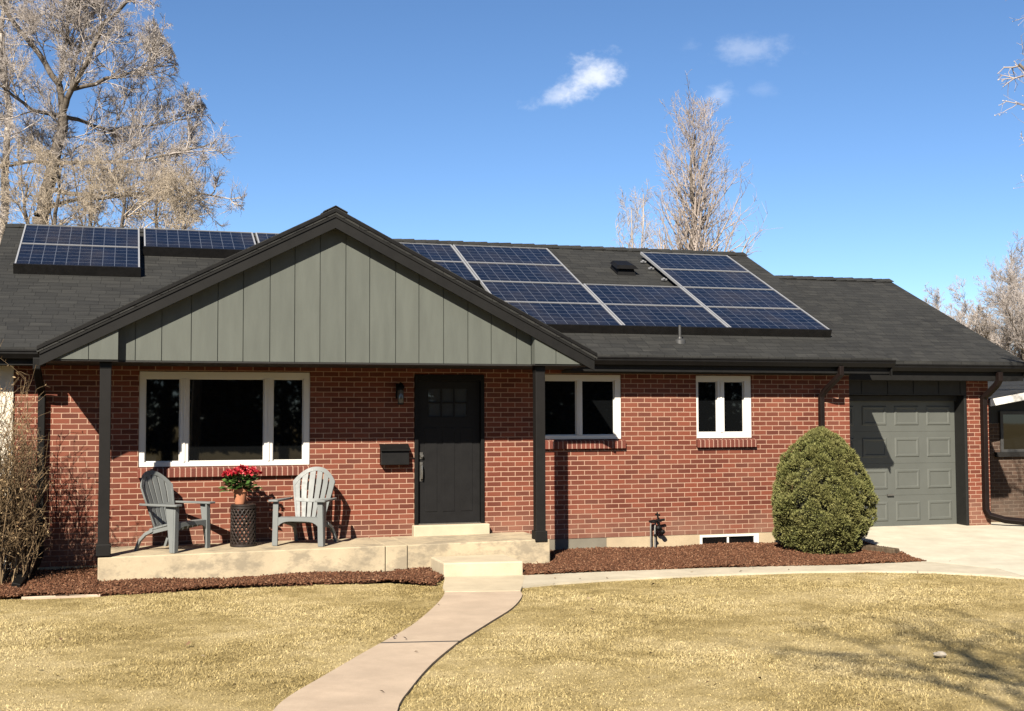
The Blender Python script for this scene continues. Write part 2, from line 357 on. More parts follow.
def sheet(name, poly, z, mat, thick=.06, zf=None):
    mb = MB(); zf = zf or (lambda x, y: z)
    a = sum(poly[i][0] * poly[(i + 1) % len(poly)][1] - poly[(i + 1) % len(poly)][0] * poly[i][1] for i in range(len(poly)))
    if a < 0: poly = poly[::-1]
    top = [(x, y, zf(x, y)) for x, y in poly]; mb.prism(top, (0, 0, -thick)); return mb
MB().face([(-700, -400, G), (700, -400, G), (700, 1500, G), (-700, 1500, G)]).build('ground', 'ground')
tag(bpy.data.objects['ground'], 'dry straw coloured lawn ground', kind='structure')
o = sheet('garden_path', WALK_L1 + WALK_R1[::-1], G + .020, 'walk')
f2 = sheet('garden_path', WALK_L2 + WALK_R2[::-1], G + .022, 'walk'); n0 = len(o.v); o.v += f2.v; o.f += [[i + n0 for i in q] for q in f2.f]; o.uv += f2.uv
o = o.build('garden_path', 'walk'); tag(o, 'pinkish concrete walk curving up to the front step', kind='structure')
o = sheet('path_joint', [(-1.605, -5.925), (-.955, -6.055), (-.985, -6.105), (-1.635, -5.975)], G + .0215, 'mulch', .02).build('path_joint', 'lead'); tag(o, 'dark joint across the walk', kind='structure')
o = sheet('path_landing', LANDING, G + .026, 'newcrete').build('path_landing', 'newcrete'); tag(o, 'fresh pale concrete landing before the step', kind='structure')
o = sheet('kerb_strip', STRIP, G + .024, 'strip').build('kerb_strip', 'strip'); tag(o, 'pale concrete path strip along the mulch bed', kind='structure')
def drive_z(x, y): return G + .028 + (max(0., min(1., (y + 2.2) / 3.4)) * .13 if y > -2.2 else 0)
mb = MB()
ys = [-20.5, -14.5, -9.5, -4.8]
# driveway as rows of slabs so that the slope to the garage is smooth
def row(xa0, xa1, ya, xb0, xb1, yb):
    mb.face([(xa0, ya, drive_z(0, ya)), (xa1, ya, drive_z(0, ya)), (xb1, yb, drive_z(0, yb)), (xb0, yb, drive_z(0, yb))])
rows_ = [(-20.5, 6.55, 11.0), (-8, 6.5, 11.0), (-4.1, 6.48, 11.0), (-3.2, 6.72, 11.0), (-2.22, 6.38, 11.0), (-1.2, 6.55, 11.0), (-.3, 6.72, 11.0), (.5, 6.73, 11.0), (1.32, 6.74, 10.3)]
for (ya, a0, a1), (yb, b0, b1) in zip(rows_, rows_[1:]): row(a0, a1, ya, b0, b1, yb)
edge = [(a0, ya) for ya, a0, a1 in rows_]; edge2 = [(a1, ya) for ya, a0, a1 in rows_]
for e_, fl in ((edge, 0), (edge2, 1)):
    for (xa, ya), (xb, yb) in zip(e_, e_[1:]):
        q = [(xa, ya, G - .03), (xa, ya, drive_z(0, ya)), (xb, yb, drive_z(0, yb)), (xb, yb, G - .03)]; mb.face(q if fl == 0 else q[::-1])
tag(mb.build('driveway', 'drive'), 'pale concrete driveway up to the garage', kind='structure')
o = MB().box(-60, 60, -31, -22.5, G - .1, G + .012).build('street', 'asphalt'); tag(o, 'asphalt street', kind='structure')
o = MB().box(-60, 60, -22, -20.6, G - .1, G + .05).build('pavement', 'drive'); tag(o, 'concrete pavement', kind='structure')

def bed_z(x, y, right):   # mulch is heaped a little against the wall
    return np.clip(G + .028 + np.where(np.asarray(x) > -.5, .05, np.where(np.asarray(x) < -4.0, .045, .0)) * np.clip((y + 1.9) / 1.5, 0, 1) + .018 * np.sin(x * 3.1) * np.sin(y * 4.3 + 1), G + .012, 0)
def bed(name, poly, seed, n, label):
    rg = np.random.default_rng(seed); P = np.asarray(poly); x0, y0 = P.min(0); x1, y1 = P.max(0); st = .09
    xs = np.arange(x0 - st, x1 + st, st); ys_ = np.arange(y0 - st, y1 + st, st); idx = {}; V = []; Fc = []
    X, Y = np.meshgrid((xs[:-1] + xs[1:]) / 2, (ys_[:-1] + ys_[1:]) / 2); ok = inside(poly, X.ravel(), Y.ravel()).reshape(X.shape)
    for j in range(X.shape[0]):
        for i in range(X.shape[1]):
            if not ok[j, i]: continue
            q = []
            for a, b in ((i, j), (i + 1, j), (i + 1, j + 1), (i, j + 1)):
                if (a, b) not in idx:
                    idx[(a, b)] = len(V); V.append((xs[a], min(ys_[b], -.005), float(bed_z(xs[a], ys_[b], 1)) - .012))
                q.append(idx[(a, b)])
            Fc.append(q)
    o = raw_mesh(name, V, Fc, 'mulch'); tag(o, label, kind='structure')
    px = rg.uniform(x0, x1, n); py = rg.uniform(y0, y1, n); k = inside(poly, px, py)
    jit = rg.normal(0, .03, (2, n)); px, py = (px + jit[0] * .6)[k], (py + jit[1] * .6)[k]; py = np.minimum(py, -.03); n = len(px)
    pz = bed_z(px, py, 1) + rg.uniform(-.006, .022, n)
    az = rg.uniform(0, 2 * np.pi, n); tl = rg.normal(0, .45, n); L = rg.uniform(.008, .030, n); Wd = rg.uniform(.004, .010, n); T = rg.uniform(.002, .006, n)
    u = np.c_[np.cos(az) * np.cos(tl), np.sin(az) * np.cos(tl), np.sin(tl)]; w = np.c_[-np.sin(az), np.cos(az), rg.normal(0, .35, n)]; w /= np.linalg.norm(w, axis=1)[:, None]; nn = np.cross(u, w)
    c = np.c_[px, py, pz]; V = []
    for sz in (-1, 1):
        for su, sw in ((-1, -1), (1, -1), (1, 1), (-1, 1)): V.append(c + u * (L * su)[:, None] + w * (Wd * sw)[:, None] + nn * (T * sz)[:, None])
    V = np.stack(V, 1).reshape(-1, 3); base = np.arange(n)[:, None, None] * 8
    Fq = np.array([(3, 2, 1, 0), (4, 5, 6, 7), (0, 1, 5, 4), (1, 2, 6, 5), (2, 3, 7, 6), (3, 0, 4, 7)])[None] + base
    return raw_mesh('bark_mulch', V, Fq.reshape(-1, 4), 'chips')
tag(bed('mulch_bed', BED_R, 1, 100000, 'mulch bed soil under the right windows'), 'reddish brown bark mulch spread below the two small windows', 'mulch', kind='stuff')
tag(bed('mulch_bed', BED_L, 2, 100000, 'mulch bed soil along the porch'), 'reddish brown bark mulch spread along the porch front', 'mulch', kind='stuff')

# ------------------------------------------------------------------ grass
rg = np.random.default_rng(7)
n = 1500000
gx = rg.uniform(-9.5, 8.5, n); gy = np.where(rg.random(n) < .8, rg.uniform(-9.8, -1.8, n), rg.uniform(-13.5, -9.8, n))
bad = np.zeros(n, bool)
jx, jy = gx + rg.normal(0, .018, n), gy + rg.normal(0, .018, n)
for P in (WALK, LANDING, STRIP, BED_R, BED_L, DRIVE): bad |= inside(P, jx, jy)
bad |= (gy > -1.9)
gx, gy = gx[~bad], gy[~bad]; n = len(gx)
az = rg.uniform(0, 2 * np.pi, n); lean = np.abs(rg.normal(1.2, .3, n)).clip(.1, 1.5); L = rg.uniform(.012, .034, n) * (1 + .35 * np.sin(gx * 2.1 + np.sin(gy * 1.7) * 2)); wd = rg.uniform(.0015, .0032, n)
d = np.c_[np.cos(az) * np.sin(lean), np.sin(az) * np.sin(lean), np.cos(lean)]; w = np.c_[-np.sin(az), np.cos(az), np.zeros(n)]
b_ = np.c_[gx, gy, np.full(n, G - .003)]
mid = b_ + d * (L * .55)[:, None]; tip = b_ + (d * L[:, None]) * np.array([1.12, 1.12, .8])
V = np.stack([b_ - w * wd[:, None], b_ + w * wd[:, None], mid + w * (wd * .8)[:, None], tip, mid - w * (wd * .8)[:, None]], 1).reshape(-1, 3)
i5 = np.arange(n)[:, None] * 5
me_f = np.concatenate([i5 + np.array([[0, 1, 2, 4]]), i5 + np.array([[4, 2, 3, 3]])], 0)
# quads only for the stem, a triangle for the tip: two face arrays in one mesh
me = bpy.data.meshes.new('dry_grass'); me.vertices.add(len(V)); me.vertices.foreach_set('co', V.astype(np.float32).ravel())
lp = np.concatenate([(i5 + np.array([[0, 1, 2, 4]])).ravel(), (i5 + np.array([[4, 2, 3]])).ravel()]).astype(np.int32)
me.loops.add(len(lp)); me.loops.foreach_set('vertex_index', lp); me.polygons.add(2 * n)
me.polygons.foreach_set('loop_start', np.concatenate([np.arange(n) * 4, 4 * n + np.arange(n) * 3]).astype(np.int32)); me.polygons.foreach_set('loop_total', np.concatenate([np.full(n, 4), np.full(n, 3)]).astype(np.int32))
me.materials.append(M['grass']); me.update(); o = bpy.data.objects.new('dry_grass', me); COL.objects.link(o)
tag(o, 'short dormant straw coloured grass covering the front lawn', 'grass', kind='stuff')
k = 110; lx = rg.uniform(-8, 8, k); ly = rg.uniform(-10.5, -2.2, k); q = np.zeros(k, bool)
for P in (LANDING, BED_R, BED_L, DRIVE): q |= inside(P, lx, ly)
lx, ly = lx[~q], ly[~q]; k = len(lx); a_ = rg.uniform(0, 6.28, k); L1 = rg.uniform(.012, .03, k)[:, None]; u_ = np.c_[np.cos(a_), np.sin(a_), rg.normal(0, .3, k)]; v_ = np.c_[-np.sin(a_), np.cos(a_), rg.normal(0, .4, k)]; c_ = np.c_[lx, ly, np.full(k, G + .034)]
V = np.stack([c_ - u_ * L1, c_ + v_ * L1 * .5 + [0, 0, .006], c_ + u_ * L1, c_ - v_ * L1 * .5 + [0, 0, .006]], 1).reshape(-1, 3)
tag(raw_mesh('fallen_leaves', V, np.arange(k * 4).reshape(-1, 4), 'litter'), 'small dry brown leaves scattered over the lawn', 'leaves', kind='stuff')
o = MB().tube([(-4.75, -2.05, G + .004), (-4.4, -2.07, G + .006), (-3.95, -2.07, G + .0)], .026, 6).build('bed_edging', 'walk'); tag(o, 'low pale concrete edging between grass and mulch at left', 'edging')

# ------------------------------------------------------------------ THE HOUSE
H = empty('brick_house', (0, 0, 0)); tag(H, 'single storey red brick house with dark roof, porch gable and attached garage', 'house')
ZE, PITCH, OV = 2.5156, .4634, .498
def rz(y, h=0.): return ZE + PITCH * (y + OV) + h
YR, ZR = 4.23, rz(4.23)
XL, XR = -5.2, 6.68
# --- wall with openings
def wall_holes(mb, x0, x1, z0, z1, y, holes, depth=.10):
    xs = sorted({x0, x1, *[h[0] for h in holes], *[h[1] for h in holes]}); zs = sorted({z0, z1, *[h[2] for h in holes], *[h[3] for h in holes]})
    for a, b in zip(xs, xs[1:]):
        for c, d in zip(zs, zs[1:]):
            if any(h[0] <= (a + b) / 2 <= h[1] and h[2] <= (c + d) / 2 <= h[3] for h in holes): continue
            mb.face([(a, y, c), (b, y, c), (b, y, d), (a, y, d)])
    for a, b, c, d in holes:
        mb.face([(a, y, c), (a, y, d), (a, y + depth, d), (a, y + depth, c)][::-1]); mb.face([(b, y, c), (b, y + depth, c), (b, y + depth, d), (b, y, d)][::-1])
        mb.face([(a, y, d), (b, y, d), (b, y + depth, d), (a, y + depth, d)][::-1]); mb.face([(a, y, c), (a, y + depth, c), (b, y + depth, c), (b, y, c)][::-1])
WZT = 2.288
HOLES = [(-3.552, -1.397, 1.07, WZT), (1.80, 2.999, 1.375, WZT), (4.159, 5.052, 1.375, WZT), (0, .982, .0, 2.2726)]
w_ = MB(); wall_holes(w_, XL, XR, 0, 2.42, 0, HOLES)
w_.face([(XL, 0, -.1354), (-4.0, 0, -.1354), (-4.0, 0, 0), (XL, 0, 0)])      # the brick runs two courses lower left of the porch
w_.face([(XR, 0, 0), (XR, 8.5, 0), (XR, 8.5, 2.42), (XR, 0, 2.42)]); w_.face([(XL, 8.5, 0), (XL, 0, 0), (XL, 0, 2.42), (XL, 8.5, 2.42)]); w_.face([(XR, 8.5, 0), (XL, 8.5, 0), (XL, 8.5, 2.42), (XR, 8.5, 2.42)])
# garage walls
w_.face([(9.51, 1.0, -.1), (9.93, 1.0, -.1), (9.93, 1.0, 2.42), (9.51, 1.0, 2.42)]); w_.face([(9.93, 1.0, -.1), (9.93, 8.0, -.1), (9.93, 8.0, 2.42), (9.93, 1.0, 2.42)]); w_.face([(9.93, 8.0, -.1), (XR, 8.0, -.1), (XR, 8.0, 2.42), (9.93, 8.0, 2.42)])
w_.build('wall', 'brick', H)
MB().box(XL + .01, -4.0, .004, .3, -.4, -.138).build('foundation', 'found', H); MB().box(2.76, XR - .01, .004, .3, -.4, -.002).build('foundation', 'found', H)
MB().box(1.5, 2.757, .006, .3, -.4, -.003).build('foundation', 'rawfound', H)['label'] = 'unpainted grey foundation beside the porch'
MB().box(9.50, 9.94, .985, 1.3, -.3, -.10).build('foundation', 'found', H)
MB().box(-5.21, -5.03, -.03, .12, -.3, 2.36).build('corner_trim', 'cream', H, bevel=.006)
# end gables above the walls
ge = MB()
for x, s_ in ((XL, -1), (XR, 1)):
    q = [(x, 0, 2.42), (x, 8.5, 2.42), (x, YR, rz(YR) - .12)]; MB().face(q if s_ > 0 else q[::-1]).build('end_gable', 'siding', H)
MB().face([(9.93, 1.0, 2.42), (9.93, 8.0, 2.42), (9.93, 4.5, 4.1)]).build('end_gable', 'siding', H)
# --- roofs
def roof_pair(mb, x0, x1, ye, yr, zf, th=.13):
    ye2 = 2 * yr - ye; L = math.hypot(yr - ye, zf(yr) - zf(ye))
    A = [(x0, ye, zf(ye)), (x1, ye, zf(ye)), (x1, yr, zf(yr)), (x0, yr, zf(yr))]
    mb.face(A, [(x0, 0), (x1, 0), (x1, L), (x0, L)])
    B = [(x1, ye2, zf(ye)), (x0, ye2, zf(ye)), (x0, yr, zf(yr)), (x1, yr, zf(yr))]
    mb.face(B, [(x1, 0), (x0, 0), (x0, L), (x1, L)])
    lo = [tuple(Vector(p) - Vector((0, 0, th))) for p in A]; lo2 = [tuple(Vector(p) - Vector((0, 0, th))) for p in B]
    mb.face(lo[::-1]); mb.face(lo2[::-1]); mb.face([lo[0], lo[1], A[1], A[0]]); mb.face([lo2[0], lo2[1], B[1], B[0]])
    mb.face([lo[1], lo[2], A[2], A[1]]); mb.face([lo[3], lo[0], A[0], A[3]]); mb.face([lo2[1], lo2[2], B[2], B[1]]); mb.face([lo2[3], lo2[0], B[0], B[3]])
RX0, RX1 = -5.52, 7.15
r = MB(); roof_pair(r, RX0, RX1, -.43, YR, rz)
GH = -.474; GYR = 4.44
roof_pair(r, 6.69, 10.39, .64, GYR, lambda y: rz(y, GH))
roof = r.build('roof', 'shingle', H)
rc = MB()
k = 0
for x0, x1, yr, zr in ((RX0 - .01, RX1 + .01, YR, rz(YR)), (7.2, 10.40, GYR, rz(GYR, GH))):
    x = x0
    while x < x1 - .01:                    # ridge caps, each lapping the next
        xe = min(x + .235, x1); lift = .016 + .006 * (k % 2); k += 1
        for s_ in (-1, 1): rc.hexa([(x, yr, zr + lift - .012), (xe, yr, zr + lift), (xe, yr + s_ * .15, zr - .15 * PITCH + lift), (x, yr + s_ * .15, zr - .15 * PITCH + lift - .012),
                                    (x, yr, zr + lift), (xe, yr, zr + lift + .012), (xe, yr + s_ * .15, zr - .15 * PITCH + lift + .012), (x, yr + s_ * .15, zr - .15 * PITCH + lift)])
        x += .215
rc.build('ridge_cap', 'shingle', roof)
# box vent and pipe vent on the roof
vx, vy = 4.26, 3.0
v = MB(); z0 = rz(vy - .18); z1 = rz(vy + .18)
v.hexa([(vx - .17, vy - .18, z0 - .02), (vx + .17, vy - .18, z0 - .02), (vx + .17, vy + .18, z1 - .02), (vx - .17, vy + .18, z1 - .02), (vx - .13, vy - .14, z0 + .15), (vx + .13, vy - .14, z0 + .15), (vx + .13, vy + .14, z1 + .09), (vx - .13, vy + .14, z1 + .09)])
v.hexa([(vx - .2, vy - .21, z0 + .11), (vx + .2, vy - .21, z0 + .11), (vx + .17, vy + .17, z1 + .08), (vx - .17, vy + .17, z1 + .08), (vx - .15, vy - .15, z0 + .18), (vx + .15, vy - .15, z0 + .18), (vx + .13, vy + .13, z1 + .12), (vx - .13, vy + .13, z1 + .12)])
v.build('roof_vent', 'black', roof)
pv = MB(); pv.lathe([(.085, -.04), (.08, .02), (.035, .045), (.03, .07), (.02, .07), (.02, .24), (.014, .24)], (3.94, .06, rz(.06)), 14); pv.build('vent_pipe', 'lead', roof, smooth=True)
# --- porch gable roof
GX, GW, GZA, GZE, GY = -1.27, 3.39, 4.27, 2.54, -1.27
gs = (GZA - GZE) / GW
yb_e = (GZE - ZE) / PITCH - OV; yb_r = (GZA - ZE) / PITCH - OV + .05
pr = MB()
for s_ in (-1, 1):
    e = GX + s_ * (GW + .03); ze = GZE - .03 * gs; Ls = math.hypot(GW, GZA - GZE)
    A = [(e, GY, ze), (e, yb_e, ze), (GX, yb_r, GZA), (GX, GY, GZA)]; uv = [(GY, 0), (yb_e, 0), (yb_r, Ls), (GY, Ls)]
    if s_ > 0: pr.face(A, uv)
    else: pr.face(A[::-1], uv[::-1])
    th = .085; lo = [tuple(Vector(p) - Vector((0, 0, th))) for p in A]
    for q in ([lo[3], lo[2], lo[1], lo[0]], [lo[0], A[0], A[3], lo[3]], [lo[1], A[1], A[0], lo[0]]):
        pr.face(q if s_ > 0 else q[::-1])
groof = pr.build('roof', 'shingle', H)
gc = MB(); y = GY - .005; k = 0
while y < yb_r - .05:
    ye = min(y + .235, yb_r); lift = .014 + .006 * (k % 2); k += 1
    for s_ in (-1, 1): gc.hexa([(GX, y, GZA + lift), (GX, ye, GZA + lift - .01), (GX + s_ * .15, ye, GZA - .15 * gs + lift - .01), (GX + s_ * .15, y, GZA - .15 * gs + lift), (GX, y, GZA + lift + .012), (GX, ye, GZA + lift + .002), (GX + s_ * .15, ye, GZA - .15 * gs + lift + .002), (GX + s_ * .15, y, GZA - .15 * gs + lift + .012)])
    y += .215
gc.build('ridge_cap', 'shingle', groof)
def gz(x, d=0.): return GZA - gs * abs(x - GX) - d
# rake fascia: two boards and a metal drip edge
for s_, nm in ((-1, 'rake_fascia'), (1, 'rake_fascia')):
    e = GX + s_ * (GW + .0)
    q = [(GX, GY + .02, GZA - .085 - .002), (GX, GY + .02, GZA - .25), (e, GY + .02, gz(e, .25)), (e, GY + .02, gz(e, .087))]
    fb = MB().prism(q if s_ < 0 else q[::-1], (0, .03, 0)).build(nm, 'fascia', H)
    q = [(GX, GY - .012, GZA - .012), (GX, GY - .012, GZA - .052), (e + s_ * .03, GY - .012, gz(e + s_ * .03, .052)), (e + s_ * .03, GY - .012, gz(e + s_ * .03, .012))]
    MB().prism(q if s_ < 0 else q[::-1], (0, .010, 0)).build('drip_edge', 'gutter', fb)
    q = [(GX, GY + .006, GZA - .056), (GX, GY + .006, GZA - .118), (e, GY + .006, gz(e, .118)), (e, GY + .006, gz(e, .056))]
    MB().prism(q if s_ < 0 else q[::-1], (0, .012, 0)).build('shadow_board', 'fascia', fb)
# siding: boards with grooves between, the middle set back under the rake, the two ends flush with it
sx = [-3.80, -3.61, -3.31, -2.97, -2.66, -2.36, -2.04, -1.74, -1.43, -1.11, -.81, -.48, -.18, .14, .46, .77, 1.11, 1.31]
SB = 2.372
def board(mb, a, b, y, th, d, g=.005):
    a += g; b -= g; pts = [(a, y, SB), (b, y, SB), (b, y, gz(b, d))]
    if a < GX < b: pts.append((GX, y, gz(GX, d)))
    pts.append((a, y, gz(a, d))); mb.prism(pts, (0, th, 0))
sd = MB()
for a, b in zip(sx, sx[1:]): board(sd, a, b, -1.08, .016, .09)
board(sd, -3.80, 1.31, -1.066, .02, .09, 0)
gsid = sd.build('gable_siding', 'siding', H)
for a0, b0, cuts in ((-4.63, -3.80, (-4.63, -4.13, -3.80)), (1.31, 2.09, (1.31, 1.60, 2.09))):
    m_ = MB()
    for a, b in zip(cuts, cuts[1:]):
        g = .004; a += g; b -= g
        za, zb = gz(a, .20), gz(b, .20); pts = [(a, -1.222, SB), (b, -1.222, SB), (b, -1.222, max(SB + .002, zb)), (a, -1.222, max(SB + .002, za))]
        m_.prism(pts, (0, .016, 0))
    pts = [(a0, -1.208, SB), (b0, -1.208, SB), (b0, -1.208, max(SB + .002, gz(b0, .12))), (a0, -1.208, max(SB + .002, gz(a0, .12)))]
    m_.prism(pts, (0, .12, 0)); m_.build('siding_return', 'siding', H)
    MB().box(a0, b0, -1.206, -1.087, 2.352, 2.3705).build('return_soffit', 'soffit', H)
# rake soffit and porch ceiling
for s_ in (-1, 1):
    e = GX + s_ * (GW - .02); q = [(GX, -1.205, GZA - .10), (e, -1.205, gz(e, .10)), (e, -1.05, gz(e, .10)), (GX, -1.05, GZA - .10)]
    MB().face(q if s_ < 0 else q[::-1]).build('rake_soffit', 'fascia', H)
MB().box(-4.64, 2.10, -1.085, .0, 2.350, 2.369).build('porch_ceiling', 'soffit', H)
for x in (-3.94, 1.42):       # two posts with a wrapped base; black heads carry the overhang's shade as colour
    p = MB().box(x - .064, x + .064, -1.12, -.99, .086, 2.35).build('porch_post', 'post', H, bevel=.006)
    MB().box(x - .082, x + .082, -1.138, -.970, .087, .225).build('post_base', 'post', p, bevel=.008)
    MB().box(x - .068, x + .068, -1.124, -.986, 2.27, 2.349).build('post_head_shade', 'black', p, bevel=.004)
# --- eaves: fascia, soffit, gutters
def gutter(x0, x1, yf, zt, zb):
    w_ = .115; yb = yf + w_; mb = MB(); prof = [(yb, zt - .005), (yb, zb), (yf + .045, zb), (yf + .035, zb + .018), (yf + .012, zb + .055), (yf + .012, zt - .028), (yf, zt - .02), (yf, zt), (yf + .016, zt), (yf + .016, zt - .04), (yf + .05, zb + .012), (yb - .006, zb + .012), (yb - .006, zt - .005)]
    for (ya, za), (yb_, zb_) in zip(prof, prof[1:]): mb.face([(x0, ya, za), (x0, yb_, zb_), (x1, yb_, zb_), (x1, ya, za)][::-1])
    for x, s_ in ((x0, -1), (x1, 1)):
        q = [(x, a, b) for a, b in prof[:8]]; mb.face(q if s_ > 0 else q[::-1])
    return mb
gut = gutter(2.15, 7.17, -.498, 2.5156, 2.41).build('gutter', 'gutter', H)
gut2 = gutter(-5.55, -4.68, -.498, 2.5156, 2.41).build('gutter', 'gutter', H)
gut3 = gutter(7.02, 10.41, .57, 2.515, 2.405).build('gutter', 'gutter', H)
MB().box(2.12, 7.14, -.382, -.362, 2.318, 2.50).build('eave_fascia', 'fascia', H); MB().box(-5.5, -4.66, -.382, -.362, 2.335, 2.50).build('eave_fascia', 'fascia', H); MB().box(6.69, 10.38, .688, .708, 2.262, 2.49).build('eave_fascia', 'fascia', H)
MB().box(2.12, 7.13, -.362, .0, 2.336, 2.352).build('soffit', 'soffit', H); MB().box(-5.5, -4.66, -.362, 0, 2.336, 2.352).build('soffit', 'soffit', H); MB().box(6.69, 10.37, .708, 1.0, 2.264, 2.28).build('soffit', 'soffit', H)
for x, yr, ye, hh in ((RX1, YR, -.43, 0), (RX0, YR, -.43, 0), (10.39, GYR, .64, GH)):      # rake boards at the roof ends
    rb = MB(); s_ = -1 if x < 0 else 1; xa, xb = (x - .022, x - .003) if s_ > 0 else (x + .003, x + .022)
    for d_ in (1, -1):
        A = (yr, rz(yr, hh)); B = (yr - d_ * (yr - ye), rz(ye, hh))
        q = [(xb, A[0], A[1] - .131), (xb, B[0], B[1] - .131), (xb, B[0], B[1] - .27), (xb, A[0], A[1] - .27)]
        rb.prism(q, (xa - xb, 0, 0))
    rb.build('rake_fascia', 'fascia', H)
# frieze board under the eaves
MB().box(2.1, XR, -.022, -.003, 2.30, 2.334).build('frieze_board', 'soffit', H)
# --- downspouts
def spout(path, w, mat, parent, strap=()):
    d_ = MB().sq(path, w).build('downspout', mat, parent, bevel=.008); return d_
spout([(6.27, -.44, 2.42), (6.27, -.44, 2.30), (6.24, -.36, 2.23), (6.19, -.12, 2.06), (6.17, -.055, 1.98), (6.17, -.05, 1.2), (6.17, -.05, -.16)], .072, 'bronze', H)
ld = spout([(-4.74, -.44, 2.42), (-4.74, -.44, 2.30), (-4.735, -.36, 2.23), (-4.71, -.14, 2.05), (-4.70, -.06, 1.98), (-4.70, -.055, 1.2), (-4.70, -.055, .03)], .085, 'black', H)
MB().sq([(-4.70, -.06, .04), (-4.72, -.16, -.04), (-4.80, -.75, -.11), (-4.87, -1.36, -.205)], .10).build('downspout_extension', 'black', ld, bevel=.008)
gd = spout([(9.86, .62, 2.40), (9.86, .62, 2.27), (9.85, .67, 2.2), (9.82, .86, 2.05), (9.80, .95, 1.98), (9.80, .95, 1.0), (9.80, .95, .16), (9.84, .92, .06), (10.05, .80, -.01), (10.9, .42, -.10), (11.5, .15, -.13)], .085, 'bronze', H)
# --- windows
def window(x0, x1, z0, z1, cols, jamb, bot, top, label=None, mull=.0, y=.035):
    """cols: list of (pane x0, pane x1). The frame is one mesh round the panes."""
    fr = MB(); yf = y - .022
    pts = [x0] + [c for p in cols for c in p] + [x1]
    fr.box(x0 + .004, x1 - .004, yf, yf + .06, z0 + .004, z0 + bot); fr.box(x0 + .004, x1 - .004, yf, yf + .06, z1 - top, z1 - .004)
    for a, b in zip(pts[0::2], pts[1::2]):
        a_, b_ = (a + .004 if a == x0 else a), (b - .004 if b == x1 else b)
        fr.box(a_, b_, yf, yf + .06, z0 + bot, z1 - top)
        if a != x0 and b != x1:
            c = (a + b) / 2; fr.box(c - .012, c + .012, yf - .012, yf - .001, z0 + bot, z1 - top)
    f_ = fr.build('window', 'vinyl', H, bevel=.005)
    if label: f_['label'] = label
    for a, b in cols:
        s_ = MB(); g = .014             # sash stop round each pane
        za, zb = z0 + bot, z1 - top
        s_.box(a, b, y + .010, y + .03, za, za + g).box(a, b, y + .010, y + .03, zb - g, zb).box(a, a + g, y + .010, y + .03, za + g, zb - g).box(b - g, b, y + .010, y + .03, za + g, zb - g)
        s_.build('sash', 'vinyl', f_)
        MB().face([(a + g, y + .022, za + g), (b - g, y + .022, za + g), (b - g, y + .022, zb - g), (a + g, y + .022, zb - g)]).build('pane', 'glass', f_)
    sl = MB(); zt = z0 - .002; xo = .0 if x1 < 0 else .03
    sl.hexa([(x0 - .01, -.055, zt - .125), (x1 + xo + .01, -.055, zt - .125), (x1 + xo + .01, .02, zt - .095), (x0 - .01, .02, zt - .095), (x0 - .01, -.055, zt - .022), (x1 + xo + .01, -.055, zt - .022), (x1 + xo + .01, .03, zt), (x0 - .01, .03, zt)])
    sl.build('sill', 'sillbrick', f_)
    return f_
window(-3.552, -1.397, 1.07, WZT, [(-3.478, -3.046), (-2.944, -1.988), (-1.878, -1.480)], .1, .062, .088, 'wide three part picture window in a white frame')
window(1.80, 2.999, 1.375, WZT, [(1.845, 2.335), (2.412, 2.905)], .1, .056, .082, 'white framed pair of casements beside the porch post')
window(4.159, 5.052, 1.375, WZT, [(4.20, 4.508), (4.615, 4.938)], .1, .082, .082, 'narrower white framed pair of casements at right')
bw = MB(); bx0, bx1, bz0, bz1 = 4.19, 5.13, -.19, -.012
bw.box(bx0, bx1, -.02, .05, bz1 - .03, bz1).box(bx0, bx1, -.02, .05, bz0 - .03, bz0).box(bx0, bx0 + .035, -.02, .05, bz0, bz1 - .03).box(bx1 - .08, bx1, -.02, .05, bz0, bz1 - .03).box(4.62, 4.65, -.012, .05, bz0, bz1 - .03)
bwo = bw.build('basement_window', 'vinyl', H, bevel=.004)
MB().face([(bx0 + .035, .002, bz0), (4.62, .002, bz0), (4.62, .002, bz1 - .03), (bx0 + .035, .002, bz1 - .03)]).face([(4.65, .002, bz0), (bx1 - .08, .002, bz0), (bx1 - .08, .002, bz1 - .03), (4.65, .002, bz1 - .03)]).build('pane', 'glass', bwo)
# --- front door
df = MB(); df.box(.004, .055, -.018, .10, .252, 2.268).box(.93, .978, -.018, .10, .252, 2.268).box(.055, .93, -.018, .10, 2.185, 2.268)
MB().box(.003, .979, .1, .12, .01, 2.27).build('door_recess', 'interior', H)
df.build('door_frame', 'black', H, bevel=.006)
dz0, dz1 = .268, 2.183; wx0, wx1, wz0, wz1 = .205, .745, 1.70, 2.08
dr = MB(); yd = .045
dr.box(.058, .927, yd, yd + .04, dz0, wz0).box(.058, .927, yd, yd + .04, wz1, dz1).box(.058, wx0, yd, yd + .04, wz0, wz1).box(wx1, .927, yd, yd + .04, wz0, wz1)
for x in (.385, .565): dr.box(x - .012, x + .012, yd + .004, yd + .036, wz0, wz1)
zm = (wz0 + wz1) / 2
for a, b in ((wx0, .373), (.397, .553), (.577, wx1)): dr.box(a, b, yd + .004, yd + .036, zm - .012, zm + .012)
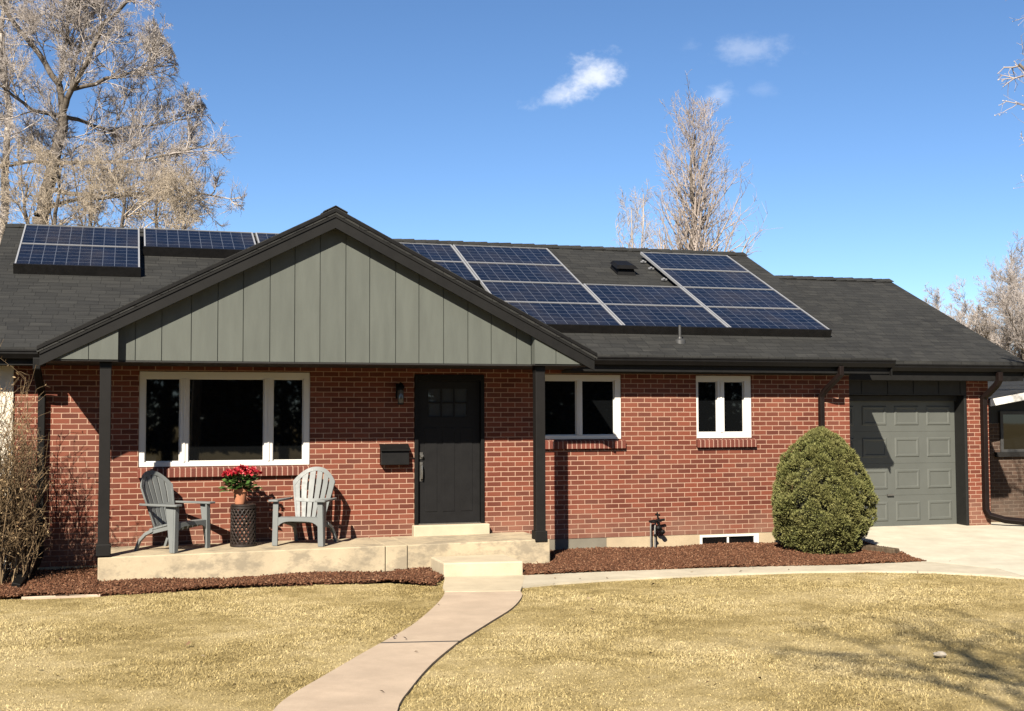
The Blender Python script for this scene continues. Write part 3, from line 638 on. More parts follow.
# three raised verticals of the lower panels, barely proud
for a, b in ((.16, .325), (.405, .57), (.655, .82)): dr.box(a, b, yd - .006, yd - .0005, .42, 1.55)
door = dr.build('door', 'door', H, bevel=.004)
MB().face([(wx0, yd + .02, wz0), (wx1, yd + .02, wz0), (wx1, yd + .02, wz1), (wx0, yd + .02, wz1)]).build('pane', glass_mat('door_glass', (.055, .06, .064), 1.0), door)
hd = MB(); hd.box(.085, .125, yd - .012, yd - .002, 1.13, 1.22).box(.085, .125, yd - .012, yd - .002, .83, 1.09)
hd.tube([(.105, yd - .012, 1.175), (.105, yd - .05, 1.175)], .022, 10); hd.tube([(.105, yd - .01, 1.06), (.105, yd - .055, 1.04), (.105, yd - .062, .95), (.105, yd - .05, .87), (.105, yd - .01, .85)], .012, 8)
hd.build('handle', 'satin', door, smooth=True)
MB().box(.06, .92, -.012, .09, .253, .266).build('threshold', 'satin', H)
MB().box(-.03, 1.02, -.125, .10, .088, .25).build('door_sill', 'newcrete', H, bevel=.012)
# --- garage front
gt = MB()
gt.box(6.69, 9.505, 1.0, 1.03, 2.03, 2.40)
for x in (7.55, 8.03, 8.51, 8.99, 9.4): gt.box(x - .012, x + .012, .99, .9995, 2.052, 2.31)
gt.box(6.69, 9.505, .994, .9995, 2.032, 2.05)
gt.build('garage_header', 'garagetrim', H)
gj = MB(); gj.box(9.46, 9.508, 1.0, 1.30, -.13, 2.028).box(6.69, 9.46, 1.18, 1.255, 1.94, 2.028).box(6.69, 6.99, 1.18, 1.255, -.13, 1.94)
gj.build('garage_jamb', 'garagetrim', H, bevel=.004)
gd_ = MB(); y0 = 1.26; dx0, dx1, dzb, dzt = 7.0, 9.458, -.115, 1.96; sec = (dzt - dzb) / 4; cw = (dx1 - dx0 - .02) / 4
for r_ in range(4):
    za = dzb + r_ * sec; gd_.box(dx0, dx1, y0, y0 + .04, za + .0012, za + sec - .0012)
    for c in range(4):
        xa = dx0 + .01 + c * cw + .075; xb = dx0 + .01 + (c + 1) * cw - .075; zb_, zt_ = za + .10, za + sec - .10
        # embossed panel: a bevelled rim with a flat field
        o_ = [(xa, zb_), (xb, zb_), (xb, zt_), (xa, zt_)]
        def ins(k): return [(xa + k, zb_ + k), (xb - k, zb_ + k), (xb - k, zt_ - k), (xa + k, zt_ - k)]
        rings = [(0, -.0005), (.014, -.012), (.040, -.012), (.052, -.003), (.06, -.003)]
        for (k1, d1), (k2, d2) in zip(rings, rings[1:]):
            A, B = ins(k1), ins(k2)
            for i in range(4): j = (i + 1) % 4; gd_.face([(A[i][0], y0 + d1, A[i][1]), (A[j][0], y0 + d1, A[j][1]), (B[j][0], y0 + d2, B[j][1]), (B[i][0], y0 + d2, B[i][1])])
        B = ins(.06); gd_.face([(x, y0 - .003, z) for x, z in B])
gdo = gd_.build('garage_door', 'garage', H)
MB().box(8.13, 8.25, 1.222, 1.244, .40, .425).box(8.14, 8.155, 1.244, 1.259, .405, .42).box(8.225, 8.24, 1.244, 1.259, .405, .42).build('handle', 'satin', gdo)
MB().box(7.0, 9.458, 1.255, 1.305, -.135, -.117).build('bottom_seal', 'black', gdo)

# ------------------------------------------------------------------ porch slab and step
P_ = empty('porch', (-1.2, -.5, G)); tag(P_, 'cream concrete porch slab with water stained front below the gable', 'porch')
pm = MB()
for a, b in ((-4.0, -.615), (-.607, -.335), (-.327, 1.54)):
    pm.hexa([(a, -1.12, -.4), (b, -1.12, -.4), (b, -.003, -.4), (a, -.003, -.4), (a, -1.12, .074 + .0075 * (a + 4)), (b, -1.12, .074 + .0075 * (b + 4)), (b, -.003, .086 + .0058 * (b + 4)), (a, -.003, .086 + .0058 * (a + 4))])
pm.build('slab', 'porch', P_, bevel=.012)
s_ = MB().hexa([(-.04, -1.80, -.26), (.92, -1.93, -.26), (.92, -1.122, -.26), (-.04, -1.122, -.26), (-.04, -1.80, -.06), (.92, -1.93, -.06), (.92, -1.122, -.055), (-.04, -1.122, -.055)]).build('front_step', 'newcrete', bevel=.018)
tag(s_, 'single pale concrete step in front of the porch', 'step')

# ------------------------------------------------------------------ solar panels
GAP = .851 * math.sqrt(1 + PITCH ** 2)     # rows along the slope
nrm = Vector((0, -PITCH, 1)).normalized(); slp = Vector((0, 1, PITCH)).normalized()
def panel(x0, x1, y0, label, skirt=False, clips=False, h=.10, rowlen=.851):
    Lp = rowlen * math.sqrt(1 + PITCH ** 2)
    base = Vector((x0, y0, rz(y0))) + nrm * h
    e = empty('solar_panel', tuple(base)); tag(e, label, 'solar panel', 'solar panels on the roof')
    w_ = x1 - x0; X = Vector((1, 0, 0)); fw_ = .021
    def pt(u, v, k): return X * u + slp * v + nrm * k
    def slab(mb, u0, u1, v0, v1, k0, k1): mb.hexa([pt(u0, v0, k0), pt(u1, v0, k0), pt(u1, v1, k0), pt(u0, v1, k0), pt(u0, v0, k1), pt(u1, v0, k1), pt(u1, v1, k1), pt(u0, v1, k1)])
    fr = MB(); L_ = Lp - .012
    slab(fr, 0, w_, 0, fw_ * .32, -.02, .022); slab(fr, 0, w_, L_ - fw_ * .32, L_, -.02, .022); slab(fr, 0, fw_, fw_ * .32, L_ - fw_ * .32, -.02, .022); slab(fr, w_ - fw_, w_, fw_ * .32, L_ - fw_ * .32, -.02, .022)
    fr.build('frame', 'silver', e, local=True)
    c = MB(); a, b, v0, v1 = fw_, w_ - fw_, fw_ * .32, L_ - fw_ * .32
    W_ = 1.59; Hh = .891
    c.face([pt(a, v0, .012), pt(b, v0, .012), pt(b, v1, .012), pt(a, v1, .012)], [(0, 0), (W_, 0), (W_, Hh), (0, Hh)])
    c.face([pt(a, v0, -.018), pt(a, v1, -.018), pt(b, v1, -.018), pt(b, v0, -.018)])
    c.build('cells', 'solar', e, local=True)
    if skirt:
        sk = MB(); slab(sk, -.015, w_ + .015, -.035, -.004, -.135 if h > .11 else -.115, .026)
        sk.build('skirt', 'skirt', e, local=True)
    if clips:
        for v in clips:
            q = MB(); slab(q, -.10, -.0, v - .012, v + .012, -.075, -.055); slab(q, -.07, -.04, v - .02, v + .02, -.054, -.04); q.build('mounting_clip', 'silver', e, local=True)
    return e
XS = {'Z': (-.19, 1.455), 'A': (1.48, 3.147), 'B': (3.172, 4.845), 'C': (4.872, 6.55)}
YB = .3425; DY = .851
rowname = ['bottom', 'third from the top', 'second from the top', 'top']
panel(*XS['Z'], YB + 2 * DY, 'lower solar panel of the two high column partly hidden by the gable peak', True)
panel(*XS['Z'], YB + 3 * DY, 'upper solar panel of the two high column partly hidden by the gable peak')
for r_ in range(4): panel(*XS['A'], YB + r_ * DY, f'solar panel {rowname[r_]} in the four high column left of the roof vent', r_ == 0)
panel(*XS['B'], YB, 'lower solar panel of the two high column below the roof vent', True)
panel(*XS['B'], YB + DY, 'upper solar panel of the two high column just below the roof vent')
for r_ in range(4): panel(*XS['C'], YB + r_ * DY, f'solar panel {rowname[r_]} in the four high rightmost column', r_ == 0, clips=[.25, .62] if r_ == 3 else ([.6] if r_ == 2 else False))
panel(-5.215, -3.545, 2.10, 'lower solar panel of the stacked pair at the far left roof end', True, h=.12, rowlen=.885)
panel(-5.215, -3.545, 2.985, 'upper solar panel of the stacked pair at the far left roof end', h=.12, rowlen=.885)
panel(-3.48, -1.80, 3.03, 'single high solar panel just right of the stacked pair on the left roof', True, h=.12, rowlen=.885)
panel(-1.755, -.22, 3.03, 'solar panel of which only a corner shows behind the left gable slope', True, h=.12, rowlen=.885)

# ------------------------------------------------------------------ wall mounted things
e = empty('mailbox', (-.28, -.003, 1.05)); tag(e, 'black metal mailbox on the brick wall left of the door', 'mailbox')
MB().hexa([(-.47, -.12, 1.06), (-.09, -.12, 1.06), (-.09, -.004, 1.06), (-.47, -.004, 1.06), (-.47, -.10, 1.27), (-.09, -.10, 1.27), (-.09, -.004, 1.32), (-.47, -.004, 1.32)]).build('body', 'black', e, bevel=.008)
MB().hexa([(-.478, -.135, 1.245), (-.082, -.135, 1.245), (-.082, -.004, 1.325), (-.478, -.004, 1.325), (-.478, -.135, 1.26), (-.082, -.135, 1.26), (-.082, -.004, 1.34), (-.478, -.004, 1.34)]).build('lid', 'black', e, bevel=.004)
e = empty('wall_lantern', (-.21, -.003, 2.0)); tag(e, 'small black wall lantern with clear glass beside the front door', 'lamp')
MB().box(-.255, -.165, -.022, -.004, 1.94, 2.14).box(-.225, -.195, -.11, -.022, 2.085, 2.11).build('bracket', 'black', e, bevel=.004)
MB().lathe([(.035, 0), (.055, .015), (.05, .05), (.02, .085), (.008, .1)], (-.21, -.11, 2.06), 14).build('cap', 'black', e, smooth=True)
MB().lathe([(.036, 0), (.042, .02), (.042, .175), (.036, .185)], (-.21, -.11, 1.875), 14).build('glass_shade', 'lampglass', e, smooth=True)
MB().lathe([(.02, 0), (.044, .006), (.044, .016), (.02, .02)], (-.21, -.11, 1.86), 14).build('base_ring', 'black', e, smooth=True)
e = empty('gas_meter_pipes', (3.43, -.1, -.2)); tag(e, 'two thin grey standpipes with dark valves by the foundation', 'pipes')
mp_ = MB(); mp_.tube([(3.385, -.10, -.2), (3.385, -.10, .17), (3.40, -.10, .215), (3.47, -.10, .225)], .012, 8).tube([(3.445, -.11, -.2), (3.445, -.11, .12), (3.46, -.10, .2)], .012, 8); mp_.build('pipe', 'grey_metal', e, smooth=True)
vm = MB(); vm.lathe([(.02, 0), (.05, .01), (.05, .035), (.02, .05)], (3.43, -.11, .19), 12).lathe([(.03, -.03), (.048, 0), (.03, .03)], (3.495, -.12, .12), 10).lathe([(.02, -.03), (.042, 0), (.02, .03)], (3.56, -.12, .065), 10)
vm.tube([(3.36, -.11, .215), (3.60, -.10, .235)], .016, 8).tube([(3.50, -.1, .25), (3.49, -.1, .34)], .014, 8).tube([(3.47, -.11, .22), (3.565, -.12, .07)], .014, 8).tube([(3.445, -.115, .02), (3.445, -.14, .02)], .02, 8).tube([(3.46, -.1, .31), (3.53, -.1, .30)], .013, 8)
vm.build('valve', 'black', e, smooth=True)

# ------------------------------------------------------------------ chairs
def make_chair(label):
    c = empty('adirondack_chair', (0, 0, 0)); tag(c, label, 'chair', 'garden chairs on the porch')
    # local: front is -y, seat centre near the origin, floor z=0
    st = MB()
    for k in range(6):                                   # seat slats over a falling seat
        y0 = -.30 + k * .082; y1 = y0 + .072; z0 = .365 - max(0, (y0 + .26)) * .22; z1 = .365 - max(0, (y1 + .26)) * .22
        if k == 0: z0 -= .012
        wdt = .272 - .006 * k
        st.hexa([(-wdt, y0, z0 - .022), (wdt, y0, z0 - .022), (wdt, y1, z1 - .022), (-wdt, y1, z1 - .022), (-wdt, y0, z0), (wdt, y0, z0), (wdt, y1, z1), (-wdt, y1, z1)])
    for s_ in (-1, 1): st.hexa([(s_ * .262, -.29, .29), (s_ * .24, -.29, .29), (s_ * .21, .22, .19), (s_ * .235, .22, .19), (s_ * .262, -.29, .335), (s_ * .24, -.29, .335), (s_ * .21, .22, .235), (s_ * .235, .22, .235)])
    st.build('seat', 'chair', c, local=True)
    ap = MB(); N = 14; up_, lo_ = [], []
    for i in range(N + 1):
        u = -1 + 2 * i / N; up_.append((u * .275, .352)); lo_.append((u * .275, .305 - .075 * abs(u) ** 5))
    for i in range(N): ap.hexa([(lo_[i][0], -.335, lo_[i][1]), (lo_[i + 1][0], -.335, lo_[i + 1][1]), (lo_[i + 1][0], -.308, lo_[i + 1][1]), (lo_[i][0], -.308, lo_[i][1]), (up_[i][0], -.335, up_[i][1]), (up_[i + 1][0], -.335, up_[i + 1][1]), (up_[i + 1][0], -.308, up_[i + 1][1]), (up_[i][0], -.308, up_[i][1])])
    ap.build('apron', 'chair', c, local=True)
    # backrest: fan of slats inside an arched rim, leaning back, slightly dished
    bk = MB(); rec = R(21); z0, y0 = .245, .17; HB = .755
    def pt(s_, t_, d_):
        dish = .055 * (s_ / .28) ** 2
        yy = y0 + math.sin(rec) * t_ - math.cos(rec) * (dish + d_); zz = z0 + math.cos(rec) * t_ - math.sin(rec) * (dish + d_) * -1
        return Vector((s_, yy, zz))
    def half(t_): return .185 + .10 * min(1, t_ / .52)
    def top(s_): return HB - .215 * (abs(s_) / .285) ** 2.3
    def quad(a, b, th=.02):   # a: list of four (s,t)
        f_ = [pt(s_, t_, th) for s_, t_ in a]; g_ = [pt(s_, t_, 0) for s_, t_ in a]; bk.hexa([g_[0], g_[1], f_[1], f_[0], g_[3], g_[2], f_[2], f_[3]])
    ns = 6; tt = [0, .12, .24, .36, .48, .60, .72, 1.0]
    for k in range(ns):
        f0, f1 = (-1 + 2 * (k + .12) / ns), (-1 + 2 * (k + .88) / ns)
        if k == 0: f0 = -1
        if k == ns - 1: f1 = 1
        T = []
        for q in tt:
            row_ = []
            for f_ in (f0, f1):
                s1 = f_ * half(.55); tmax = top(s1) - .01; t_ = q * tmax; row_.append((f_ * half(t_), t_))
            T.append(row_)
        for a, b in zip(T, T[1:]): quad([a[0], a[1], b[1], b[0]], 0)
    N = 22; arc = []
    for i in range(N + 1):
        s_ = -.285 + .57 * i / N; arc.append((s_, top(s_)))
    for (sa, ta), (sb, tb) in zip(arc, arc[1:]): quad([(sa * .90, ta - .055), (sb * .90, tb - .055), (sb, tb), (sa, ta)], 0, .026)
    for s_ in (-1, 1):
        for ta, tb in ((.0, .2), (.2, .4), (.4, .54)): quad([(s_ * (half(ta) - .022), ta), (s_ * half(ta), ta), (s_ * half(tb), tb), (s_ * (half(tb) - .022), tb)][::1 if s_ > 0 else -1], 0, .027)
    for ta, tb in ((.28, .325), (.0, .05)):
        for i in range(8):
            a = -1 + i / 4; b = a + .25; quad([(a * half(ta), ta), (b * half(ta), ta), (b * half(tb), tb), (a * half(tb), tb)], 0, .026)
    bk.build('backrest', 'chair', c, local=True)
    for s_ in (-1, 1):
        a = MB(); prof = [(-.40, .26, .36), (-.385, .245, .375), (-.30, .245, .375), (-.10, .265, .36), (.10, .275, .345), (.24, .28, .325), (.30, .285, .31)]
        for (ya, ia, oa), (yb_, ib, ob) in zip(prof, prof[1:]):
            a.hexa([(s_ * ia, ya, .548), (s_ * oa, ya, .548), (s_ * ob, yb_, .548), (s_ * ib, yb_, .548), (s_ * ia, ya, .572), (s_ * oa, ya, .572), (s_ * ob, yb_, .572), (s_ * ib, yb_, .572)])
        a.build('arm', 'chair', c, local=True, bevel=.006)
        l = MB()       # front leg: wide at the arm, narrowing to the foot, an angle in section
        for ya, yb_, xi, xo in ((-.345, -.318, .255, .325), (-.318, -.23, .305, .328)):
            l.hexa([(s_ * (xi + .012), ya, 0), (s_ * (xo + .012), ya, 0), (s_ * (xo + .012), yb_ - (.035 if yb_ > -.3 else 0), 0), (s_ * (xi + .012), yb_ - (.035 if yb_ > -.3 else 0), 0), (s_ * xi, ya, .547), (s_ * xo, ya, .547), (s_ * xo, yb_ + (.05 if yb_ > -.3 else 0), .547), (s_ * xi, yb_ + (.05 if yb_ > -.3 else 0), .547)])
        l.build('leg', 'chair', c, local=True, bevel=.004)
        l = MB(); path = [(s_ * .235, .12, .25), (s_ * .25, .24, .20), (s_ * .262, .33, .12), (s_ * .268, .39, 0)]
        l.sq(path, .04); l.build('leg', 'chair', c, local=True, bevel=.004)
    for ch in c.children:
        for v in ch.data.vertices: v.co.y *= .88
    return c
def copy_tree(o, parent=None):
    c = o.copy(); COL.objects.link(c); c.parent = parent
    for ch in o.children: copy_tree(ch, c)
    return c
ch1 = make_chair('grey resin garden chair with its back in shadow, under the big window')
ch2 = copy_tree(ch1); ch2['label'] = 'grey resin garden chair in full sun right of the red flowers'
ch1.location = (-3.14, -.58, .085); ch1.rotation_euler.z = R(48)
ch2.location = (-1.51, -.53, .097); ch2.rotation_euler.z = R(-29)

# ------------------------------------------------------------------ plant stand, pot, flowers
PX, PY, PZ = -2.29, -.48, .093
e = empty('plant_stand', (PX, PY, PZ)); tag(e, 'dark woven drum stand on the porch holding the red flowers', 'plant stand')
sm = MB(); rr, hh = .150, .50; nst = 18
for k in range(nst):
    for dr_ in (-1, 1):
        path = []
        for i in range(9):
            a = 2 * math.pi * k / nst + dr_ * i / 8 * math.pi * .62; path.append((PX + rr * math.cos(a), PY + rr * math.sin(a), PZ + .03 + (hh - .06) * i / 8))
        sm.tube(path, .0095, 5, cap=False)
sm.build('lattice', 'stand', e)
for z in (.0, hh - .035):
    MB().lathe([(rr - .012, 0), (rr + .012, .004), (rr + .012, .031), (rr - .012, .035)], (PX, PY, PZ + z), 28).build('rim', 'stand', e, smooth=True)
MB().lathe([(rr - .02, .0), (rr + .006, .004), (rr + .006, .018), (rr - .02, .022)], (PX, PY, PZ + hh), 28).build('top', 'stand', e, smooth=True)
FX, FY, FZ = PX - .04, PY + .0, PZ + hh + .023
e = empty('potted_flowers', (FX, FY, FZ)); tag(e, 'terracotta pot of bright red flowers on the dark drum stand', 'flower pot')
MB().lathe([(.062, 0), (.066, .01), (.085, .15), (.10, .152), (.102, .19), (.088, .19), (.082, .165), (.0001, .16)], (FX, FY, FZ), 24).build('pot', 'terra', e, smooth=True)
rg = np.random.default_rng(3)
stems = MB(); heads = []
for k in range(16):
    a = k * 2.399; r_ = .22 * math.sqrt((k + .5) / 16); hx, hy = FX + r_ * math.cos(a) * 1.1, FY + r_ * math.sin(a) * .9; hz = FZ + .44 - 1.6 * r_ * r_ + rg.uniform(-.05, .03)
    heads.append((hx, hy, hz)); stems.tube([(FX + r_ * .2 * math.cos(a), FY + r_ * .2 * math.sin(a), FZ + .15), ((FX + hx) / 2, (FY + hy) / 2, FZ + .28), (hx, hy, hz)], .005, 5)
stems.build('stem', 'leaf', e)
V, Fq = [], []
def leafquad(c, d, w_, L_, W_):
    i = len(V); c, d, w_ = Vector(c), Vector(d), Vector(w_)
    V.extend([c, c + d * L_ * .5 + w_ * W_, c + d * L_, c + d * L_ * .5 - w_ * W_]); Fq.append((i, i + 1, i + 2, i + 3))
for hx, hy, hz in heads:
    for q in range(46):
        d = Vector(rg.normal(0, 1, 3)); d.z = abs(d.z) * .9 - .1; d.normalize(); w_ = d.cross(Vector(rg.normal(0, 1, 3))).normalized()
        leafquad(Vector((hx, hy, hz)) + d * .02, d, w_, rg.uniform(.03, .05), rg.uniform(.012, .02))
raw_mesh('flower', V, Fq, 'petal', e, (FX, FY, FZ))
V, Fq = [], []
for q in range(190):
    a = rg.uniform(0, 2 * math.pi); r_ = rg.uniform(.03, .24); z = FZ + rg.uniform(.20, .36) - .25 * max(0, r_ - .1); d = Vector((math.cos(a), math.sin(a), rg.uniform(-.55, .6))).normalized(); w_ = d.cross(Vector((rg.normal(0, .4), rg.normal(0, .4), 1))).normalized()
    leafquad((FX + r_ * math.cos(a) * .8, FY + r_ * math.sin(a) * .7, z), d, w_, rg.uniform(.06, .11), rg.uniform(.025, .04))
raw_mesh('foliage', V, Fq, 'leaf', e, (FX, FY, FZ))

# ------------------------------------------------------------------ evergreen shrub
SX, SY, SZ = 5.60, -.98, -.19
rg = np.random.default_rng(11)
e = empty('evergreen_shrub', (SX, SY, SZ)); tag(e, 'dense rounded olive green conifer shrub before the garage corner', 'shrub')
def prof(z):   # radius at height 0..1
    return .675 * np.interp(z, [0, .06, .15, .3, .42, .55, .7, .82, .91, .97, 1.0], [.56, .72, .88, .99, 1.0, .95, .81, .64, .44, .25, .08])
SH = 1.70; nl = 400
C, Dn = [], []
for i in range(nl):       # billowing clumps spread evenly over the crown, each a shell of short sprays
    z = ((i + rg.random()) / nl) ** .85; a = i * 2.39996 + rg.normal(0, .18); lr = rg.uniform(.075, .165) * (1 - .3 * z)
    r_ = max(.03, prof(z) * (1 + .055 * math.sin(3 * a + 6 * z) + .04 * math.sin(5 * a - 9 * z + 1)) - lr * rg.uniform(.35, .8)); c = np.array([r_ * math.cos(a), r_ * math.sin(a) * .93, .03 + z * (SH - .06) - lr * .25])
    k = int(300 * (lr / .12) ** 2); d = rg.normal(0, 1, (k, 3)); out = np.array([math.cos(a), math.sin(a), .35 + 1.1 * max(0, z - .5)]); d += out * .75; d /= np.linalg.norm(d, axis=1)[:, None]
    C.append(c + d * (lr * rg.uniform(.72, 1.0, k))[:, None] * np.array([1, 1, .8])); u = d + np.array([0, 0, .5]) + rg.normal(0, .35, (k, 3)); Dn.append(u / np.linalg.norm(u, axis=1)[:, None])
C = np.concatenate(C); D = np.concatenate(Dn); k = len(C); w = np.cross(D, rg.normal(0, 1, (k, 3))); w /= np.linalg.norm(w, axis=1)[:, None]
L = rg.uniform(.016, .036, k)[:, None]; Wd = rg.uniform(.005, .010, k)[:, None]
V = np.stack([C - D * L * .3 - w * Wd * .4, C + w * Wd, C + D * L, C - w * Wd], 1).reshape(-1, 3); Fq = np.arange(k * 4).reshape(-1, 4)
raw_mesh('foliage', V, Fq, 'conifer', e)
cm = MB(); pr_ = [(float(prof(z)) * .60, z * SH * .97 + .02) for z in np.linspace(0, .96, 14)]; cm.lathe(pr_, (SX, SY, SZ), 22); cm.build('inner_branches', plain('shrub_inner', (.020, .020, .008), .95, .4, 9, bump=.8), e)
MB().tube([(SX, SY, SZ - .06), (SX + .01, SY, SZ + .5)], [.06, .04], 8).build('stem', 'bark', e)

# ------------------------------------------------------------------ trees
def norm(v): return v / (np.linalg.norm(v) + 1e-9)
class Tree:
    def __init__(s, seed): s.r = np.random.default_rng(seed); s.seg = []; s.tips = []
    def limb(s, pts, r0, r1):
        pts = [np.array(p, float) for p in pts]; out = []
        for i in range(len(pts) - 1):       # subdivide with a little wander
            for k in range(3):
                q = pts[i] + (pts[i + 1] - pts[i]) * k / 3
                if k: q = q + s.r.normal(0, .03, 3) * np.linalg.norm(pts[i + 1] - pts[i])
                out.append(q)
        out.append(pts[-1]); n = len(out) - 1
        for i in range(n): s.seg.append((out[i], out[i + 1], r0 + (r1 - r0) * i / n, r0 + (r1 - r0) * (i + 1) / n, 1))
        return out
    def grow(s, p, d, L, r, lvl, spec, keep=None):
        nst, jit, up_, nch, ang, ratio, rmin = spec[lvl]; d = norm(d); st = L / nst; pts = [p]
        for i in range(nst):
            d = norm(d + s.r.normal(0, jit, 3) + np.array([0, 0, up_])); q = p + d * st
            if keep and not keep(q): break
            ra = max(rmin, r * (1 - .75 * i / nst)); rb = max(rmin * .8, r * (1 - .75 * (i + 1) / nst)); s.seg.append((p, q, ra, rb, 0)); p = q; pts.append((q, d, (i + 1) / nst, rb))
        s.tips.append(p)
        if lvl + 1 < len(spec):
            for k in range(nch):
                if len(pts) < 2: break
                q, dd, t_, rb = pts[1 + int(s.r.integers(0, len(pts) - 1))]
                a = R(s.r.uniform(*ang)); ax = norm(np.cross(dd, s.r.normal(0, 1, 3))); nd = dd * math.cos(a) + ax * math.sin(a)
                s.grow(q, nd, L * ratio * s.r.uniform(.6, 1.15) * (1.1 - .4 * t_), max(rb * .7, rmin), lvl + 1, spec, keep)
    def along(s, pts, n, L, r, spec, keep=None, t0=0.15, updir=.3, out=None):
        for k in range(n):
            t_ = t0 + (1 - t0) * (k + s.r.random()) / n; i = min(int(t_ * (len(pts) - 1)), len(pts) - 2); q = pts[i] + (pts[i + 1] - pts[i]) * s.r.random(); dd = norm(pts[i + 1] - pts[i])
            a = R(s.r.uniform(35, 75)); ax = norm(np.cross(dd, s.r.normal(0, 1, 3))); nd = dd * math.cos(a) + ax * math.sin(a) + np.array([0, 0, updir])
            s.grow(q, nd, L * s.r.uniform(.6, 1.15) * (1.15 - .5 * t_), r, 0, spec, keep)
    def mesh(s, name, mat, parent, sel, off, sides):
        seg = [x for x in s.seg if sel(x)]
        if not seg: return None
        A = np.array([x[0] for x in seg]); B = np.array([x[1] for x in seg]); ra = np.array([x[2] for x in seg]); rb = np.array([x[3] for x in seg])
        t_ = B - A; t_ /= np.linalg.norm(t_, axis=1)[:, None] + 1e-9; ref = np.where(np.abs(t_[:, 2:3]) < .9, np.array([[0, 0, 1.]]), np.array([[1., 0, 0]])); u = np.cross(t_, ref); u /= np.linalg.norm(u, axis=1)[:, None]; v = np.cross(t_, u)
        V = []
        for k in range(sides):
            c, s_ = math.cos(2 * math.pi * k / sides), math.sin(2 * math.pi * k / sides); V.append(A + (u * c + v * s_) * ra[:, None])
        for k in range(sides):
            c, s_ = math.cos(2 * math.pi * k / sides), math.sin(2 * math.pi * k / sides); V.append(B + (u * c + v * s_) * rb[:, None])
        V = np.stack(V, 1).reshape(-1, 3); base = np.arange(len(seg))[:, None, None] * 2 * sides
        Fq = np.array([(k, (k + 1) % sides, sides + (k + 1) % sides, sides + k) for k in range(sides)])[None] + base
        o = raw_mesh(name, V, Fq.reshape(-1, 4), mat, parent, off)
        if sides > 4: o.data.polygons.foreach_set('use_smooth', np.ones(len(o.data.polygons), bool))
        return o
    def finish(s, e, thick, m_trunk, m_twig):
        off = tuple(e.location)
        s.mesh('trunk', m_trunk, e, lambda x: x[4] == 1, off, 8); s.mesh('crown', m_twig, e, lambda x: x[4] == 0, off, 4)

# spec rows: steps, jitter, upward pull, children, angle range, length ratio, least radius
SPEC_BIG = [(6, .11, .05, 7, (25, 55), .6, .014), (5, .13, .05, 8, (25, 60), .64, .008), (5, .14, .05, 8, (25, 60), .64, .0042), (3, .15, .04, 0, (0, 0), 0, .0028)]
T = Tree(21)
L_ = {'trunk': [(-6.1, 16, -.3), (-5.95, 16, 3.5), (-5.8, 16, 6.5), (-5.7, 16.0, 6.9), (-5.5, 16.0, 8.0), (-5.3, 16.0, 9.2)], 'up': [(-5.3, 16, 9.2), (-5.4, 16.1, 10.0), (-5.9, 16.3, 10.8), (-6.6, 16.5, 11.7), (-7.3, 16.6, 13.4)],
 'l2': [(-5.3, 16.0, 9.3), (-5.1, 15.7, 9.8), (-4.7, 15.2, 10.4), (-4.4, 14.8, 11.2), (-3.5, 14.4, 12.0), (-2.7, 14, 12.8)], 'l2b': [(-5.1, 15.8, 9.8), (-5.0, 16.3, 10.9), (-4.8, 16.8, 11.9), (-4.7, 17.2, 13.6)],
 'l4': [(-5.5, 16.0, 8.0), (-4.5, 15.6, 8.0), (-3.6, 15.2, 8.0), (-2.6, 14.9, 8.2), (-1.7, 14.6, 8.5)], 'l5': [(-5.4, 16.0, 9.2), (-6.0, 15.6, 9.2), (-6.6, 15.2, 9.6), (-7.6, 14.8, 10.2)], 'l6': [(-5.6, 16, 8.0), (-5.9, 16.3, 8.1), (-6.8, 16.7, 8.0), (-7.8, 17, 8.3)],
 'l7': [(-5.3, 16, 9.2), (-4.8, 16.5, 9.2), (-4.2, 16.9, 9.1), (-3.2, 17.3, 9.4), (-2.3, 17.6, 9.7)], 'l8': [(-5.65, 16, 7.3), (-4.9, 15.6, 7.2), (-3.9, 15.2, 7.1), (-2.7, 14.8, 7.3), (-1.6, 14.5, 7.1)], 'l11': [(-5.1, 15.7, 9.8), (-4.3, 15.9, 10.2), (-3.5, 16.1, 10.5), (-2.9, 16.2, 10.7)], 'l9': [(-5.4, 16, 10), (-5.2, 15.6, 11.1), (-5.1, 15.3, 12.6)], 'l10': [(-5.7, 16, 6.9), (-4.8, 16.7, 7.3), (-3.6, 17.3, 7.6), (-2.4, 17.8, 7.6)]}
def keepL(q): return (q[0] < -2.45 + .5 * (10.4 - q[2]) if q[2] > 10.4 else q[0] < (-1.35 if q[2] < 9.2 else -1.35 - .95 * (q[2] - 9.2)) + .35 * math.sin(q[2] * 5 + q[1] * 3)) 
for k_, p_ in L_.items():
    r0, r1 = {'trunk': (.24, .12), 'up': (.09, .04), 'l2': (.08, .03)}.get(k_, (.058, .018)); pts = T.limb(p_, r0, r1)
    if k_ == 'trunk': T.along(pts[10:], 5, 1.7, .02, SPEC_BIG, keepL)
    else: T.along(pts, 10, 1.75, .021, SPEC_BIG, keepL); T.grow(pts[-1], pts[-1] - pts[-2], 1.6, r1, 0, SPEC_BIG, keepL)
e = empty('bare_tree', (-6.1, 16, G)); tag(e, 'tall bare grey tree with dark forked limbs behind the left roof end', 'tree', 'bare trees'); T.finish(e, .022, 'bark', 'twig')
